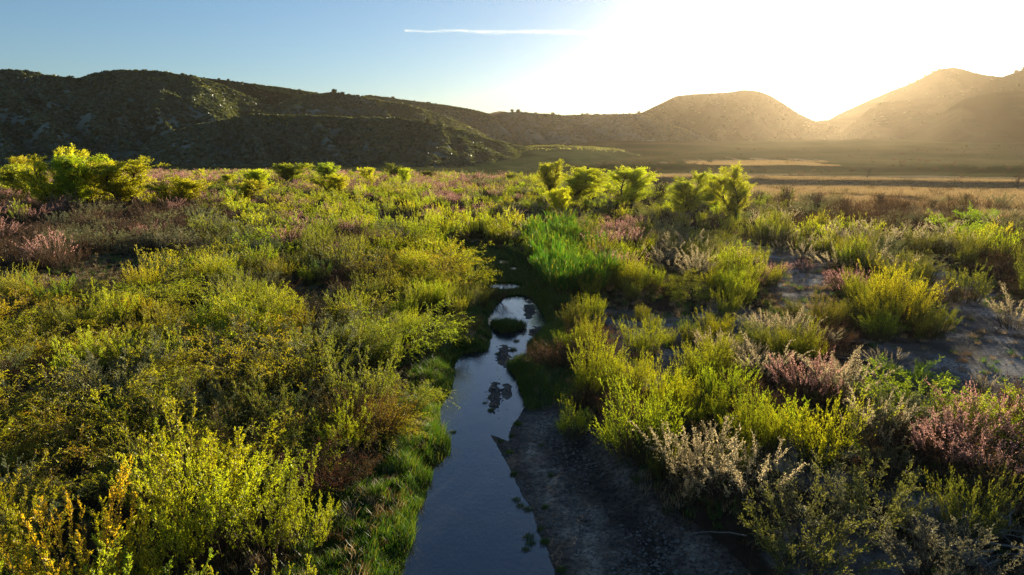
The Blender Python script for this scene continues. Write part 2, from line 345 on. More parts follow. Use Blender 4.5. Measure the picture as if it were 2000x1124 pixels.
# px, py, kinds, tints, size
CP = [(60,960,'GGD','YYG',1.05),(170,930,'GGG','YYG',1.1),(290,940,'GGS','YYG',1.0),(470,900,'GGD','YGG',1.05),(560,930,'GUD','GOb',.9),(740,880,'GGD','GLY',1.),(20,1090,'SU','eY',.9),(60,1050,'SG','eY',1.),
 (150,1130,'UU','YG',1.),(240,1060,'SU','eL',.9),(430,1110,'UUU','YLL',1.15),(340,1150,'UW','LL',1.),(560,1150,'UU','LL',.9),(640,1010,'DUD','rOb',.95),(650,900,'GUD','GGb',.95),(560,860,'US','Oe',.9),
 (100,830,'DSG','beG',1.),(250,800,'USG','LeG',1.05),(360,780,'USS','Lee',1.05),(470,780,'SSG','eeY',1.),(640,780,'SDU','edO',1.),(560,720,'SB','eO',1.),(700,720,'SB','eO',1.),(780,680,'BBG','LGL',1.05),(840,720,'BBD','LLr',1.05),(780,790,'DGS','bGe',.9),
 (50,670,'GW','YY',1.),(180,680,'BGU','GYL',1.),(320,650,'BBG','GYG',1.05),(420,640,'GBB','YGL',1.),(520,660,'WBG','LLY',1.1),(600,640,'BSD','GeO',1.),(600,580,'DBB','bOG',.9),(690,590,'DSB','beO',.95),(770,560,'DBB','bGO',1.),(840,560,'GBG','YGY',1.1),(845,640,'BBB','LLG',1.1),
 (60,500,'DD','bb',1.),(160,500,'SSD','eeb',1.1),(250,520,'SDS','edb',1.),(30,430,'TDT','bbb',1.1),(200,455,'DDS','bbe',1.1),(330,455,'DSD','beb',1.2),(420,470,'SDB','ebO',1.),(400,560,'GBG','GYG',1.),(480,540,'BSG','Ged',1.),(520,490,'BSW','OeL',1.),(630,480,'DTB','bbO',1.05),
 (500,430,'WBD','LGb',1.1),(600,420,'TWB','bLG',1.1),(700,430,'WBB','LGL',1.1),(450,385,'TWD','bLb',1.1),(350,380,'TDT','bbb',1.2),(800,430,'BSB','GeL',1.),(860,370,'TTW','bbL',1.1),(940,365,'TDS','bbe',1.1),(900,480,'BBW','GLG',1.1),(960,485,'BWB','GLL',1.1),
 (950,440,'TBS','bGe',1.),(1030,450,'BPB','Gwe',1.),(650,375,'TWT','bLb',1.1),(760,375,'WBT','LGb',1.1),(1000,390,'SBW','eGL',1.),(1060,420,'BWS','LLe',1.),
 (1075,560,'RRR','ggg',1.15),(1130,570,'RRB','ggl',1.1),(1030,510,'RRB','ggl',1.),(1100,510,'RBW','ggl',1.),(1200,520,'TBP','OGw',1.),(1215,460,'TBT','bOb',1.),(1300,450,'PBS','wOe',1.),(1290,590,'BBG','GLG',1.1),(1200,600,'BBB','GLO',1.05),(1330,540,'PPB','wwO',1.),(1440,580,'BBB','LGL',1.1),
 (1270,650,'BBB','GGL',.85),(1390,640,'BBP','GLw',.9),(1490,560,'TPB','bwG',.8),(1420,460,'BBS','OLe',1.),(1500,470,'BPB','GwO',1.1),(1650,480,'PBB','wOG',1.1),(1800,500,'PSB','weO',1.1),(1950,530,'BBD','OGb',1.1),(1890,450,'WP','lw',1.1),(1600,420,'DDS','bbe',1.2),(1450,415,'BSD','leb',1.),(1350,420,'BWS','Lle',1.),
 (1700,425,'DDD','bbb',1.2),(1850,430,'DDS','bbe',1.1),(1980,450,'DSP','bew',1.),(1720,620,'BBB','GOG',1.15),(1610,600,'TDB','bbO',.95),(1700,700,'DPD','bwb',1.),(1800,660,'DBD','bOb',1.),(1980,640,'PDP','wbw',1.),(1950,680,'DD','bb',.8),(1490,680,'PSB','weO',.9),
 (1180,740,'BDB','GbL',.95),(1150,790,'BBD','GLb',.9),(1350,740,'BPB','GwG',.9),(1400,820,'BBB','LGL',.9),(1250,900,'BBB','GGL',1.2),(1190,850,'BBD','LGr',.8),(1500,760,'BPB','GwO',.95),(1570,820,'DTD','bbb',1.),(1650,800,'TPD','bwb',.95),(1590,900,'BBD','GOb',1.1),(1480,900,'BBP','GLw',1.),
 (1450,1020,'PPD','wwb',1.),(1350,990,'PDD','wbd',.95),(1300,950,'DBD','dOd',.8),(1560,1130,'SBS','eOe',1.1),(1710,1000,'SBP','eOw',.95),(1780,820,'WPB','lwG',1.),(1740,900,'PPS','wwe',1.),(1850,930,'TDB','bbO',1.),(1950,960,'TDD','brO',1.),(1880,1070,'BSB','Oee',.85),(1810,1150,'SBP','eOw',.9),(1990,950,'WD','lb',1.),(1980,1110,'DD','bb',.7),
 (1900,760,'DPD','bwb',.7),(2050,740,'DB','bO',.9),(2100,600,'BD','Ob',1.),(-60,600,'GB','YG',1.),(-60,450,'TD','bb',1.1),(-60,900,'GU','YG',1.),(2080,950,'TD','bb',1.),(2080,480,'BD','Ob',1.1)]
CPA = np.array([(c[0], c[1]) for c in CP], float)
plants = []   # (kind, x, y, scale, tint, rot, hero label or None)
def rtint(t):
    c = np.array(TINT[t]) * rng.uniform(.8, 1.2); c = c * rng.uniform(.88, 1.12, 3); return tuple(float(min(x, .7)) for x in c)
HERO = [  # px, foot, kind, tint, scale(height factor), label
 (430,1090,'U','L',1.2,'tallest lime-yellow wand shrub near the bottom left centre'),
 (350,1120,'U','Y',1.05,'yellow leafy wand shrub just left of the tallest lime one'),
 (520,1085,'U','L',1.0,'lime wand shrub just right of the tallest one at lower left'),
 (605,1085,'U','L',.75,'short bright wand shrub standing alone beside the left bank grass'),
 (45,1150,'U','Y',.75,'low yellow wand shrub in the bottom left corner'),
 (100,522,'T','b',1.5,'big pink tamarisk on dark bare soil at the left edge'),
 (288,470,'T','b',1.0,'small pink tamarisk behind the sagebrush at left'),
 (15,405,'T','b',1.5,'pink tamarisk at far left in front of the willow trees'),
 (200,455,'S','e',1.2,'tall grey sagebrush right behind the big pink tamarisk'),
 (640,735,'S','E',1.15,'pale silvery upright sagebrush in the middle of the left thicket'),
 (50,640,'G','Y',1.2,'bright yellow leafy shrub at the left edge by the dark clearing'),
 (500,655,'W','L',1.35,'large feathery lime shrub rising in the left thicket'),
 (630,560,'B','g',.8,'round deep green bush inside the left thicket'),
 (835,560,'G','Y',1.25,'golden shrub at the bend above the upper pool'),
 (1250,905,'B','G',1.25,'widest green-gold broom shrub right of the mud bar'),
 (1120,845,'B','L',.6,'small lime broom bush at the head of the mud bar'),
 (1165,760,'B','L',1.1,'upright lime broom shrub behind the right bank grass'),
 (1590,910,'B','G',1.2,'round green broom shrub below the pink and cream bushes'),
 (1480,905,'B','L',1.0,'green broom shrub left of the round one at lower right'),
 (1410,805,'B','L',.9,'narrow bright green broom shrub at right centre'),
 (1440,600,'B','L',1.15,'bright green broom shrub beside the upper sand wash'),
 (1345,660,'B','l',.5,'small fresh green broom tuft alone on grey sand'),
 (1395,650,'B','l',.6,'small pale green broom tuft on grey sand near the wash'),
 (1750,635,'B','G',1.7,'largest feathery golden-green shrub in the right middle distance'),
 (1780,830,'W','l',1.05,'lime leafy bush beside cream plumes at right'),
 (1715,880,'P','w',1.1,'cream plumed bush left of the lime leafy bush'),
 (1980,640,'P','w',1.2,'cream plumed bush at the right edge on the sand'),
 (1490,660,'P','w',.9,'small cream plumed bush on the sand right of centre'),
 (1640,790,'P','w',1.1,'cream plumed bush beside pink tamarisk at right centre'),
 (1575,790,'T','b',1.0,'pink tamarisk left of the cream plumed bush'),
 (1850,930,'T','b',.95,'large pink and green tamarisk at lower right'),
 (1950,960,'T','b',.9,'pink tamarisk nearest the right edge at lower right'),
 (1350,985,'P','w',1.1,'tall pale plumed bush in shade right of the mud bar'),
 (1450,1000,'P','w',1.1,'pale plumed bush with drooping tips at lower right'),
 (1570,1130,'S','O',1.05,'tall olive sagebrush at the bottom right of centre'),
 (1880,1060,'B','O',.9,'dark olive broom shrub at the lower right'),
 (1700,1030,'S','O',1.0,'olive spiky sagebrush on pale sand at lower right'),
 (1820,1150,'S','E',.9,'pale green spiky sagebrush at the bottom right'),
 (1510,545,'T','b',.8,'small pink tamarisk beside the upper sand wash'),
 (1890,470,'W','l',1.35,'big round green bush at right before the dry plain'),
 (950,430,'T','b',1.2,'pink tamarisk in the centre beyond the upper pool'),
 (1215,470,'T','b',1.15,'pink tamarisk right of centre behind the reeds'),
 (1655,580,'T','b',1.0,'pink tamarisk left of the largest feathery shrub'),
 (1215,530,'T','b',.85,'pink tamarisk directly behind the bank of reeds'),
 (1480,560,'T','b',.7,'slender pink tamarisk left of the upper sand wash'),
 (968,580,'D','O',.75,'narrow weedy bush at the top of the pool'),(935,600,'B','O',.8,'thin olive broom shrub left of the pool head'),
 (1075,720,'D','b',.8,'dry stalky weed on the right grassy bank'),
 (900,610,'B','O',.75,'thin olive broom shrub on the left bank level with the islet'),(915,650,'D','b',.65,'small brown weed on the left bank beside the islet'),(1125,650,'B','O',.8,'olive broom shrub on the right bank beside the islet'),(1105,690,'B','G',.6,'small broom shrub inside the right bank grass'),(1095,610,'B','g',.65,'small green broom shrub at the right of the pool head'),(1150,700,'B','L',.8,'lime broom shrub at the outer edge of the right bank grass'),
 (905,560,'D','b',.8,'brown bush on the left of the green meadow'),(1085,560,'R','g',1.2,'brightest green reed clump beside the meadow'),(1145,560,'R','g',1.2,'tall deep green reed clump right of the meadow')]
for px, py, k, t, sc, lab in HERO:
    x, y = ground_at(px, py, .35); plants.append([k, float(x), float(y), sc * .92, rtint(t), rng.uniform(0, 6.28), lab])
hx = np.array([(p[1], p[2]) for p in plants])
def scatter(r0, r1, sp, dens):
    n = int(r1 / sp) + 1; gx, gy = np.meshgrid(np.arange(-n, n), np.arange(0, n))
    x = (gx + rng.uniform(-.42, .42, gx.shape)).ravel() * sp; y = (gy + rng.uniform(-.42, .42, gx.shape)).ravel() * sp
    r = np.hypot(x, y); px, py, d = project(x, y, .3)
    top = project(x, y, 2.8)[1]
    ok = (r > r0) & (r <= r1) & (px > -140) & (px < 2140) & (top < 1180) & (y > 5)
    x, y, px, py, r = x[ok], y[ok], px[ok], py[ok], r[ok]
    z, ds, dm, dme, drb, dlb, dsa = terrain(x, y, True)
    keep = (ds > .9) & (dm > .5) & (dme > .4) & (drb > -.3) & (dlb > -.1 - 0 * x)
    keep &= (dsa > .45) | (rng.uniform(0, 1, len(x)) < .16)
    az = np.arctan2(x, y)
    # the dry plain starts nearer on the right
    lim = np.interp(px, [-200, 500, 900, 1150, 1300, 1500, 1750, 2000, 2200], [335, 341, 345, 352, 372, 392, 402, 408, 410])
    edge = py - lim + 10 * (fbm(x / 12, y / 12, 3, 88) - .5)
    keep &= (edge > 0)
    # dark clearing at the left and gaps elsewhere
    keep &= ~((py > 535) & (py < 590) & (px < 230) & (px > -50)); keep &= ~((py > 498) & (py < 545) & (px > 150) & (px < 330))
    gap = fbm(x / 3.2, y / 3.2, 3, 99); thr = np.where(px > 1150, .43, .37) + np.where(py < 560, -.06, 0)
    keep &= gap > thr
    keep &= rng.uniform(0, 1, len(x)) < dens
    x, y, px, py = x[keep], y[keep], px[keep], py[keep]; r_ = np.hypot(x, y)
    for i in range(len(x)):
        if np.min(np.hypot(hx[:, 0] - x[i], hx[:, 1] - y[i])) < .95: continue
        sc = 2.0 if py[i] < 520 else 1.4
        dd = np.hypot((CPA[:, 0] - px[i] + rng.normal(0, 18)), (CPA[:, 1] - py[i] + rng.normal(0, 9)) * sc)
        c = CP[int(np.argmin(dd))]; j = rng.integers(len(c[2])); t = c[3][min(j, len(c[3]) - 1)]; kj = c[2][j]
        if kj == 'T' and rng.uniform() < (.3 if r_[i] > 45 else .35): kj = 'B'; t = 'GOLe'[rng.integers(4)]
        plants.append([kj, x[i], y[i], c[4] * (.84 if r_[i] < 45 else 1) * rng.uniform(.62, 1.22), rtint(t), rng.uniform(0, 6.28), None])
scatter(8, 34, 1.22, .95); scatter(34, 75, 1.7, .92); scatter(75, 340, 3.3, .9)
PX = np.array([(p[1], p[2]) for p in plants]); PZ = terrain(PX[:, 0], PX[:, 1])
# labels: a landmark, a side of it, and the rank among the same kind there
LMK = [('the grassy islet', 991, 640), ('the green meadow pools', 985, 540), ('the gravel bar in midstream', 975, 775), ('the mud bar', 1150, 930), ('the big pink tamarisk', 100, 500), ('the golden shrub at the bend', 835, 540),
 ('the reed bank', 1110, 540), ('the upper sand wash', 1550, 550), ('the largest feathery shrub', 1750, 600), ('the tallest lime wand shrub', 430, 1000), ('the pale silvery sagebrush', 640, 700), ('the large lime shrub in the thicket', 500, 620),
 ('the widest broom shrub', 1250, 820), ('the lime leafy bush', 1780, 800), ('the large lower right tamarisk', 1850, 900), ('the tall olive sagebrush', 1570, 1050), ('the left edge clearing', 100, 560), ('the yellow left edge shrub', 40, 620), ('the right cream plume bush', 1980, 600),
 ('the bottom left corner', 20, 1110), ('the left stream bank grass', 740, 1020), ('the pink and cream bushes', 1610, 760), ('the driftwood tangle', 1960, 1080), ('the small green tufts on sand', 1365, 640)]
ORD = ['nearest', 'second nearest', 'third nearest', 'fourth nearest', 'fifth nearest', 'sixth nearest', 'seventh nearest', 'eighth nearest', 'ninth nearest', 'tenth nearest', 'eleventh nearest', 'twelfth nearest'] + [q + ' nearest' for q in 'thirteenth fourteenth fifteenth sixteenth seventeenth eighteenth nineteenth twentieth twenty-first twenty-second twenty-third twenty-fourth twenty-fifth twenty-sixth twenty-seventh twenty-eighth twenty-ninth thirtieth'.split()]
def side(dx, dy):
    if abs(dx) > abs(dy): return 'left of' if dx < 0 else 'right of'
    return 'behind' if dy < 0 else 'in front of'
ppx, ppy, pd = project(PX[:, 0], PX[:, 1], PZ + 1.2)
byg = {}
rad = np.hypot(PX[:, 0], PX[:, 1])
labels = [None] * len(plants)
for i, p in enumerate(plants):
    if p[6]: labels[i] = (p[6], None); continue
    if rad[i] < 62:
        ds_ = [(math.hypot(ppx[i] - m[1], (ppy[i] - m[2]) * 1.3), m) for m in LMK]; d_, m = min(ds_, key=lambda q: q[0])
        byg.setdefault((p[0], m[0], side(ppx[i] - m[1], ppy[i] - m[2])), []).append((d_, i))
    else:
        zone = 'far left' if ppx[i] < 330 else 'left' if ppx[i] < 700 else 'centre' if ppx[i] < 1050 else 'right of centre' if ppx[i] < 1400 else 'right' if ppx[i] < 1750 else 'far right'
        band = 'middle distance' if rad[i] < 100 else 'distance'
        labels[i] = ('%s in the crowded %s, %s of the view' % (KINDS[p[0]][2], band, zone), 'g%s%s' % (zone, band))
for (k, m, sd), L in byg.items():
    L.sort()
    for n_, (d_, i) in enumerate(L):
        o_ = ORD[n_] if n_ < len(ORD) else 'number %d out,' % (n_ + 1)
        labels[i] = ('%s, %s %s %s' % (KINDS[k][2], o_, sd, m), None)
order = np.argsort(rad); cnt = {}; stuff = {}
nthing = 0
for i in order:
    k, x, y, sc, tint, rot, lab = plants[i]
    name = KINDS[k][0]; cnt[k] = cnt.get(k, 0) + 1
    if cnt[k] > 290 and not lab: stuff.setdefault(k, []).append(i); continue
    g = np.random.default_rng(int(i)); sx = sc * g.uniform(.95, 1.2); sz = sc * g.uniform(.9, 1.08)
    if rad[i] < 48:
        ms = PROTO[k][g.integers(len(PROTO[k]))]
        root = bpy.data.objects.new(name, None); COL.objects.link(root); root.empty_display_size = .3
        for nm, me in zip(('stems', 'foliage', 'blossom'), ms):
            if me: obj(nm, me, root, tint)
    else:
        root = obj(name, PROTO1[k][g.integers(3)], None, tint)
    root.location = (x, y, PZ[i]); root.rotation_euler = (g.normal(0, .04), g.normal(0, .04), rot); root.scale = (sx, sx, sz)
    lb, gp = labels[i]; tag(root, lb, KINDS[k][1], KINDS[k][3] + (' ' + gp[1:] if gp else '')); nthing += 1
print('plants', len(plants), 'things', nthing, cnt)
# the rest of each crowded kind: stuff, instanced by geometry nodes
def gn_scatter(name, pts, rotz, scl, tints, coll, label=None, extra_idx=None):
    me = bpy.data.meshes.new(name); n = len(pts); me.vertices.add(n); me.vertices.foreach_set('co', np.ascontiguousarray(pts, np.float32).ravel())
    for nm, ty, arr, key in (('rz', 'FLOAT', rotz, 'value'), ('scl', 'FLOAT', scl, 'value'), ('idx', 'INT', rng.integers(0, 3, n), 'value')):
        a = me.attributes.new(nm, ty, 'POINT'); a.data.foreach_set(key, np.ascontiguousarray(arr, np.int32 if ty == 'INT' else np.float32))
    a = me.attributes.new('tint', 'FLOAT_COLOR', 'POINT'); t4 = np.ones((n, 4), np.float32); t4[:, :3] = tints; a.data.foreach_set('color', t4.ravel())
    o = bpy.data.objects.new(name, me); COL.objects.link(o)
    ng = bpy.data.node_groups.new(name + '_scatter', 'GeometryNodeTree')
    ng.interface.new_socket('Geometry', in_out='INPUT', socket_type='NodeSocketGeometry'); ng.interface.new_socket('Geometry', in_out='OUTPUT', socket_type='NodeSocketGeometry')
    N = ng.nodes; gi = N.new('NodeGroupInput'); go = N.new('NodeGroupOutput'); ip = N.new('GeometryNodeInstanceOnPoints'); ci = N.new('GeometryNodeCollectionInfo')
    ci.inputs['Collection'].default_value = coll; ci.inputs['Separate Children'].default_value = True; ci.inputs['Reset Children'].default_value = True
    def na(nm, ty):
        q = N.new('GeometryNodeInputNamedAttribute'); q.data_type = ty; q.inputs['Name'].default_value = nm; return [s for s in q.outputs if s.enabled and s.name == 'Attribute'][0]
    cx = N.new('ShaderNodeCombineXYZ'); L = ng.links; L.new(na('rz', 'FLOAT'), cx.inputs[2])
    L.new(gi.outputs[0], ip.inputs['Points']); L.new(ci.outputs[0], ip.inputs['Instance']); ip.inputs['Pick Instance'].default_value = True
    L.new(na('idx', 'INT'), ip.inputs['Instance Index']); L.new(cx.outputs[0], ip.inputs['Rotation']); L.new(na('scl', 'FLOAT'), ip.inputs['Scale']); L.new(ip.outputs[0], go.inputs[0])
    md = o.modifiers.new('scatter', 'NODES'); md.node_group = ng
    if label: tag(o, label, None, None, 'stuff')
    return o
for k, L in stuff.items():
    L = np.array(L); pts = np.stack([PX[L, 0], PX[L, 1], PZ[L]], 1)
    o = gn_scatter('distant_' + KINDS[k][0] + 's', pts, rng.uniform(0, 6.28, len(L)), np.array([plants[i][3] for i in L]) * rng.uniform(.95, 1.15, len(L)), np.array([plants[i][4] for i in L]), FARCOL[k])
    tag(o, 'far mass of ' + KINDS[k][2] + 's before the hills', KINDS[k][1], None, 'stuff')
# ------------------------------------------------------------------ trees
def gen_tree(seed, h, w, dens=1.0, bare=False, lsz=.12, multi=3):
    g = np.random.default_rng(seed); nt = multi
    a = g.uniform(0, 6.28, nt); tl = g.uniform(.05, .3, nt)
    d = np.stack([np.sin(tl) * np.cos(a), np.sin(tl) * np.sin(a), np.cos(tl)], 1); base = np.zeros((nt, 3)); base[:, :2] = g.normal(0, .25, (nt, 2)); base[:, 2] = -.3
    P = polyline(base, d, g.uniform(.75, .98, nt) * h, 9, np.full(nt, .0), .09, g); tr = [tubes(P, np.full(nt, h * .022), np.full(nt, h * .004), 6)]
    nb = 30; idx = np.repeat(np.arange(nt), nb); m = len(idx); tt = g.uniform(.06, .98, m); pos, T = sample(P, idx, tt)
    ang = g.uniform(.5, 1.15, m)[:, None]; d2 = norm(T * np.cos(ang) + perp(T, g) * np.sin(ang) + np.array([0, 0, .4]))
    BL = w * .46 * g.uniform(.5, 1.1, m) * np.sqrt(np.clip(1.05 - ((tt - .32) / .75) ** 2, .08, 1.1)) * 1.1
    P2 = polyline(pos, d2, BL, 5, np.full(m, .05 if not bare else .1), .13, g); tr.append(tubes(P2, np.full(m, h * .007), np.full(m, h * .0018), 4))
    nc = 11; i3 = np.repeat(np.arange(m), nc); q = len(i3); t3 = g.uniform(.2, 1, q); pos, T = sample(P2, i3, t3)
    ang = g.uniform(.3, 1.1, q)[:, None]; d3 = norm(T * np.cos(ang) + perp(T, g) * np.sin(ang) + np.array([0, 0, .2])); L3 = h * .085 * g.uniform(.5, 1.3, q)
    P3 = polyline(pos, d3, L3, 3, np.full(q, .05), .12, g); tr.append(tubes(P3, np.full(q, h * .0022), np.full(q, h * .0008), 3))
    parts = [(V, Fq, np.full(len(V), .5), 0) for V, Fq in tr]; crown = None
    if not bare:
        nl = int(9 * dens); i4 = np.repeat(np.arange(q), nl); t4 = g.uniform(0, 1.05, len(i4)); p4, T4 = sample(P3, i4, np.minimum(t4, 1)); p4 = p4 + g.normal(0, h * .012, p4.shape)
        tone = g.uniform(.15, .75, m)[i3][i4]; V, Fq = leaves(p4, T4, lsz * g.uniform(.6, 1.3, len(i4)), lsz * .62 * g.uniform(.7, 1.2, len(i4)), g.uniform(.3, 1.3, len(i4)), g)
        crown = (V, Fq, np.repeat(np.clip(tone + g.uniform(-.2, .35, len(i4)), 0, 1), 4))
    return parts, crown
TM = []
for i in range(5):
    ps, cr = gen_tree(900 + i, 8., 7., 2.8, lsz=.16, multi=3 + i % 3)
    V, Fq, v, _ = cat_arrays(ps); TM.append((build_mesh('tree_trunk', V, Fq, [M_BARK], v=v), build_mesh('tree_crown', *cr[:2], [M_CROWN], v=cr[2])))
TREES = [(96,408,300,105,'L','largest bushy green willow tree at the far left'),(150,407,303,90,'L','tall lime willow tree merging into the largest one at far left'),(60,400,330,80,'l','dark lower willow tree left of the largest one'),(238,405,318,120,'L','second large willow tree, right of the largest at left'),(175,404,322,80,'L','willow tree filling the gap between the two largest'),(345,406,350,92,'L','low wide lime willow tree right of the large pair'),
 (45,372,311,55,'G','yellowish tree behind the left edge of the largest willow'),(15,375,328,60,'L','small lime tree cut by the left picture edge'),(500,378,330,58,'L','lime tree at left of centre before the dark hill'),(485,398,354,56,'L','round lime tree in front of the left of centre tree'),(567,362,320,58,'l','green rounded tree left of centre on the thicket edge'),
 (648,362,322,52,'l','green tree before the hill foot, left of centre'),(645,384,344,62,'L','bright lime low tree in front of the green one'),(722,364,330,36,'L','small isolated round lime tree before the hill'),(775,354,322,46,'d','dull green tree just left of a lime round tree'),(790,364,331,32,'L','small lime round tree left of the centre'),(384,358,334,24,'L','tiny lime tree between left willows and centre'),(445,366,342,24,'L','tiny lime tree just left of the left of centre tree'),(838,352,334,32,'d','lowest dull green tree near the centre'),
 (1075,385,322,50,'l','slim ragged tree at the left of the central row'),(1125,400,335,100,'L','wide bright lime tree in the central row'),(1095,425,372,45,'L','small lime tree in front of the central row'),(1228,408,335,105,'L','broad domed green tree in the centre right row'),(1335,425,343,78,'l','shadowy rounded tree right of the domed one'),(1390,412,340,46,'L','narrow lime tree between two darker trees'),(1436,430,330,85,'l','tallest dark green tree at the right of the row'),(1000,358,340,24,'d','tiny dull tree at the thicket edge in the centre')]
for n_, (px, fy, ty, wp, t, lab) in enumerate(TREES):
    x, y = map(float, ground_at(px, fy, .4)); z = float(terrain(np.array([x]), np.array([y]))[0]); _, _, d = project(x, y, z)
    h = (fy - ty) / F * float(d) * 1.02; w = wp / F * float(d)
    a, b = TM[(n_ * 2 + n_ // 5) % 5]; root = bpy.data.objects.new('willow_tree', None); COL.objects.link(root); tag(root, lab, 'tree', 'trees along the stream')
    obj('trunk', a, root); obj('crown', b, root, tuple(min(.7, q * f_) for q, f_ in zip(rtint(t), (1.25, 1.2, 1.1)))); s_ = w / 5.3; root.location = (x, y, z); root.scale = (s_, s_, h / 8.2); root.rotation_euler.z = rng.uniform(0, 6.28)
BM = []
for i in range(3):
    ps, _ = gen_tree(950 + i, 4., 4.2, bare=True, multi=1 + i * 2); V, Fq, v, _ = cat_arrays(ps); BM.append(build_mesh('bare_branches', V, Fq, [M_BARK], v=v))
for px, fy, ty, j, lab in ((1690,360,336,0,'lone dead tree on the sunlit dry plain at right'),(1988,372,334,0,'dark bare tree at the right edge of the dry plain'),(1285,402,350,2,'bare brown bush between two green trees'),(1535,402,364,2,'bare bush left of the dead tree on the dry plain'),(1595,412,372,2,'second bare bush on the edge of the dry plain'),
    (1720,405,376,2,'bare bush in front of the lone dead tree'),(1480,405,372,2,'bare bush just right of the tallest dark tree'),(1650,415,385,2,'low dark bare bush on the plain edge'),(1885,398,380,2,'low bare bush on the right of the plain'),(1820,412,388,1,'bare bush near the right of the plain edge')):
    x, y = map(float, ground_at(px, fy, .4)); z = float(terrain(np.array([x]), np.array([y]))[0]); d = float(project(x, y, z)[2]); s_ = (fy - ty) / F * d / 4.2
    o = obj('bare_tree' if j == 0 else 'bare_bush', BM[j]); o.location = (x, y, z); o.scale = (s_ * (1.3 if j else 1.1),) * 2 + (s_,); o.rotation_euler.z = rng.uniform(0, 6); tag(o, lab, 'bare tree' if j == 0 else 'bare bush')
# ------------------------------------------------------------------ grass
def blades(x, y, z, h, w, lean, g):
    n = len(x); a = g.uniform(0, 6.28, n); b = np.stack([x, y, z], 1); ld = np.stack([np.cos(a), np.sin(a), np.zeros(n)], 1); lean = lean[:, None] if hasattr(lean, '__len__') else lean
    wd = np.stack([-np.sin(a + .6), np.cos(a + .6), np.zeros(n)], 1) * (w * .5)[:, None]; up = np.array([0, 0, 1.]); hh = h[:, None]
    m = b + up * hh * .6 + ld * hh * lean * .3; t = b + up * hh * .95 + ld * hh * lean
    V = np.stack([b - wd, b + wd, m + wd * .8, m - wd * .8, t + wd * .1, t - wd * .1], 1).reshape(-1, 3)
    i = np.arange(n)[:, None] * 6; Fq = np.concatenate([i + np.array([[0, 1, 2, 3]]), i + np.array([[3, 2, 4, 5]])], 1).reshape(-1, 4)
    return V, Fq, np.repeat(g.uniform(0, 1, n), 6)
def in_region(n, x0, x1, y0, y1, test):
    x = rng.uniform(x0, x1, n); y = rng.uniform(y0, y1, n); z, ds, dm, dme, drb, dlb, dsa = terrain(x, y, True)
    k = test(x, y, ds, dm, dme, drb, dlb, dsa); return x[k], y[k], z[k]
def patchy(x, y, f=1.6, lo=.38, s=61): return fbm(x * f, y * f, 3, s) > lo
x, y, z = in_region(520000, -13, 6, 9, 45, lambda x, y, ds, dm, dme, drb, dlb, dsa: ((dlb < .5) & (ds > -.06) & (dm > .2)) | ((ds > -.05) & (ds < .9) & (dm > .6) & (dme > .2) & (x < 2.5)))
k = patchy(x, y, 1.3, .33); x, y, z = x[k], y[k], z[k]
hgt = (.06 + .75 * np.clip(fbm(x * 1.3, y * 1.3, 3, 63) - .25, 0, 1)) * rng.uniform(.6, 1.25, len(x))
V, Fq, v = blades(x, y, z - .02, hgt, rng.uniform(.008, .016, len(x)), rng.uniform(.1, .8, len(x)), rng)
o = obj('bank_grass', build_mesh('bank_grass', V, Fq, [M_GRASS], v=v)); tag(o, 'lush green grass fringing the left bank of the stream', 'grass', None, 'stuff')
x, y, z = in_region(260000, -1, 10, 16, 50, lambda x, y, ds, dm, dme, drb, dlb, dsa: (drb < .4) & (ds > -.06))
hgt = (.14 + .3 * fbm(x * 1.1, y * 1.1, 3, 64)) * rng.uniform(.6, 1.2, len(x))
V, Fq, v = blades(x, y, z - .02, hgt, rng.uniform(.008, .018, len(x)), rng.uniform(.1, .8, len(x)), rng)
o = obj('bank_grass', build_mesh('bank_grass_dark', V, Fq, [M_GRASS], v=v)); tag(o, 'dark green grass on the right bank beside the islet', 'grass', None, 'stuff')
x, y, z = in_region(160000, -9, 5, 30, 75, lambda x, y, ds, dm, dme, drb, dlb, dsa: (dme < .5) & (ds > 0))
k = z > .015; x, y, z = x[k], y[k], z[k]
V, Fq, v = blades(x, y, z - .01, rng.uniform(.06, .3, len(x)), rng.uniform(.012, .03, len(x)), rng.uniform(.2, 1., len(x)), rng)
o = obj('meadow_grass', build_mesh('meadow_grass', V, Fq, [M_GRASS], v=v)); tag(o, 'short green marsh growth around the upper pools', 'grass', None, 'stuff')
def tuft_mesh(name, n, rx, ry, h0, h1, wd, seed, mat, curve=.6):
    g = np.random.default_rng(seed); a = g.uniform(0, 6.28, n); r = np.sqrt(g.uniform(0, 1, n)); x = r * np.cos(a) * rx; y = r * np.sin(a) * ry
    if name == 'grass_islet':
        lob = 1 + .22 * np.sin(3 * a + .6) + .13 * np.sin(7 * a + 2) + .08 * np.sin(13 * a); x = x * lob; y = y * lob; keep = fbm(x * 3.5 + 9, y * 3.5, 3, 5) > .4; x = x[keep]; y = y[keep]; r = r[keep]; n = len(x)
    V, Fq, v = blades(x, y, np.full(n, -.03) , g.uniform(h0, h1, n) * (1.1 - .5 * r) * (.5 + fbm(x * 3 + 5, y * 3, 2, 8)), np.full(n, wd) * g.uniform(.7, 1.3, n), g.uniform(.1, curve, n), g); return build_mesh(name, V, Fq, [mat], v=v)
def put_tuft(name, me, px, py, sc, lab, cat, group=None, zz=None, rot=None):
    x, y = map(float, ground_at(px, py, 0.05)); z = float(terrain(np.array([x]), np.array([y]))[0]); o = obj(name, me); o.location = (x, y, max(z, -.02) if zz is None else zz); o.scale = (sc * (.6 if name == 'sedge_tuft' else 1),) * 3
    o.rotation_euler.z = rng.uniform(0, 6.28) if rot is None else rot; return tag(o, lab, cat, group)
put_tuft('grass_islet', tuft_mesh('grass_islet', 11000, .8, .85, .1, .62, .013, 1, M_GRASS, .7), 991, 640, 1, 'round grassy islet standing in the middle of the stream', 'islet', None, .05, 0)
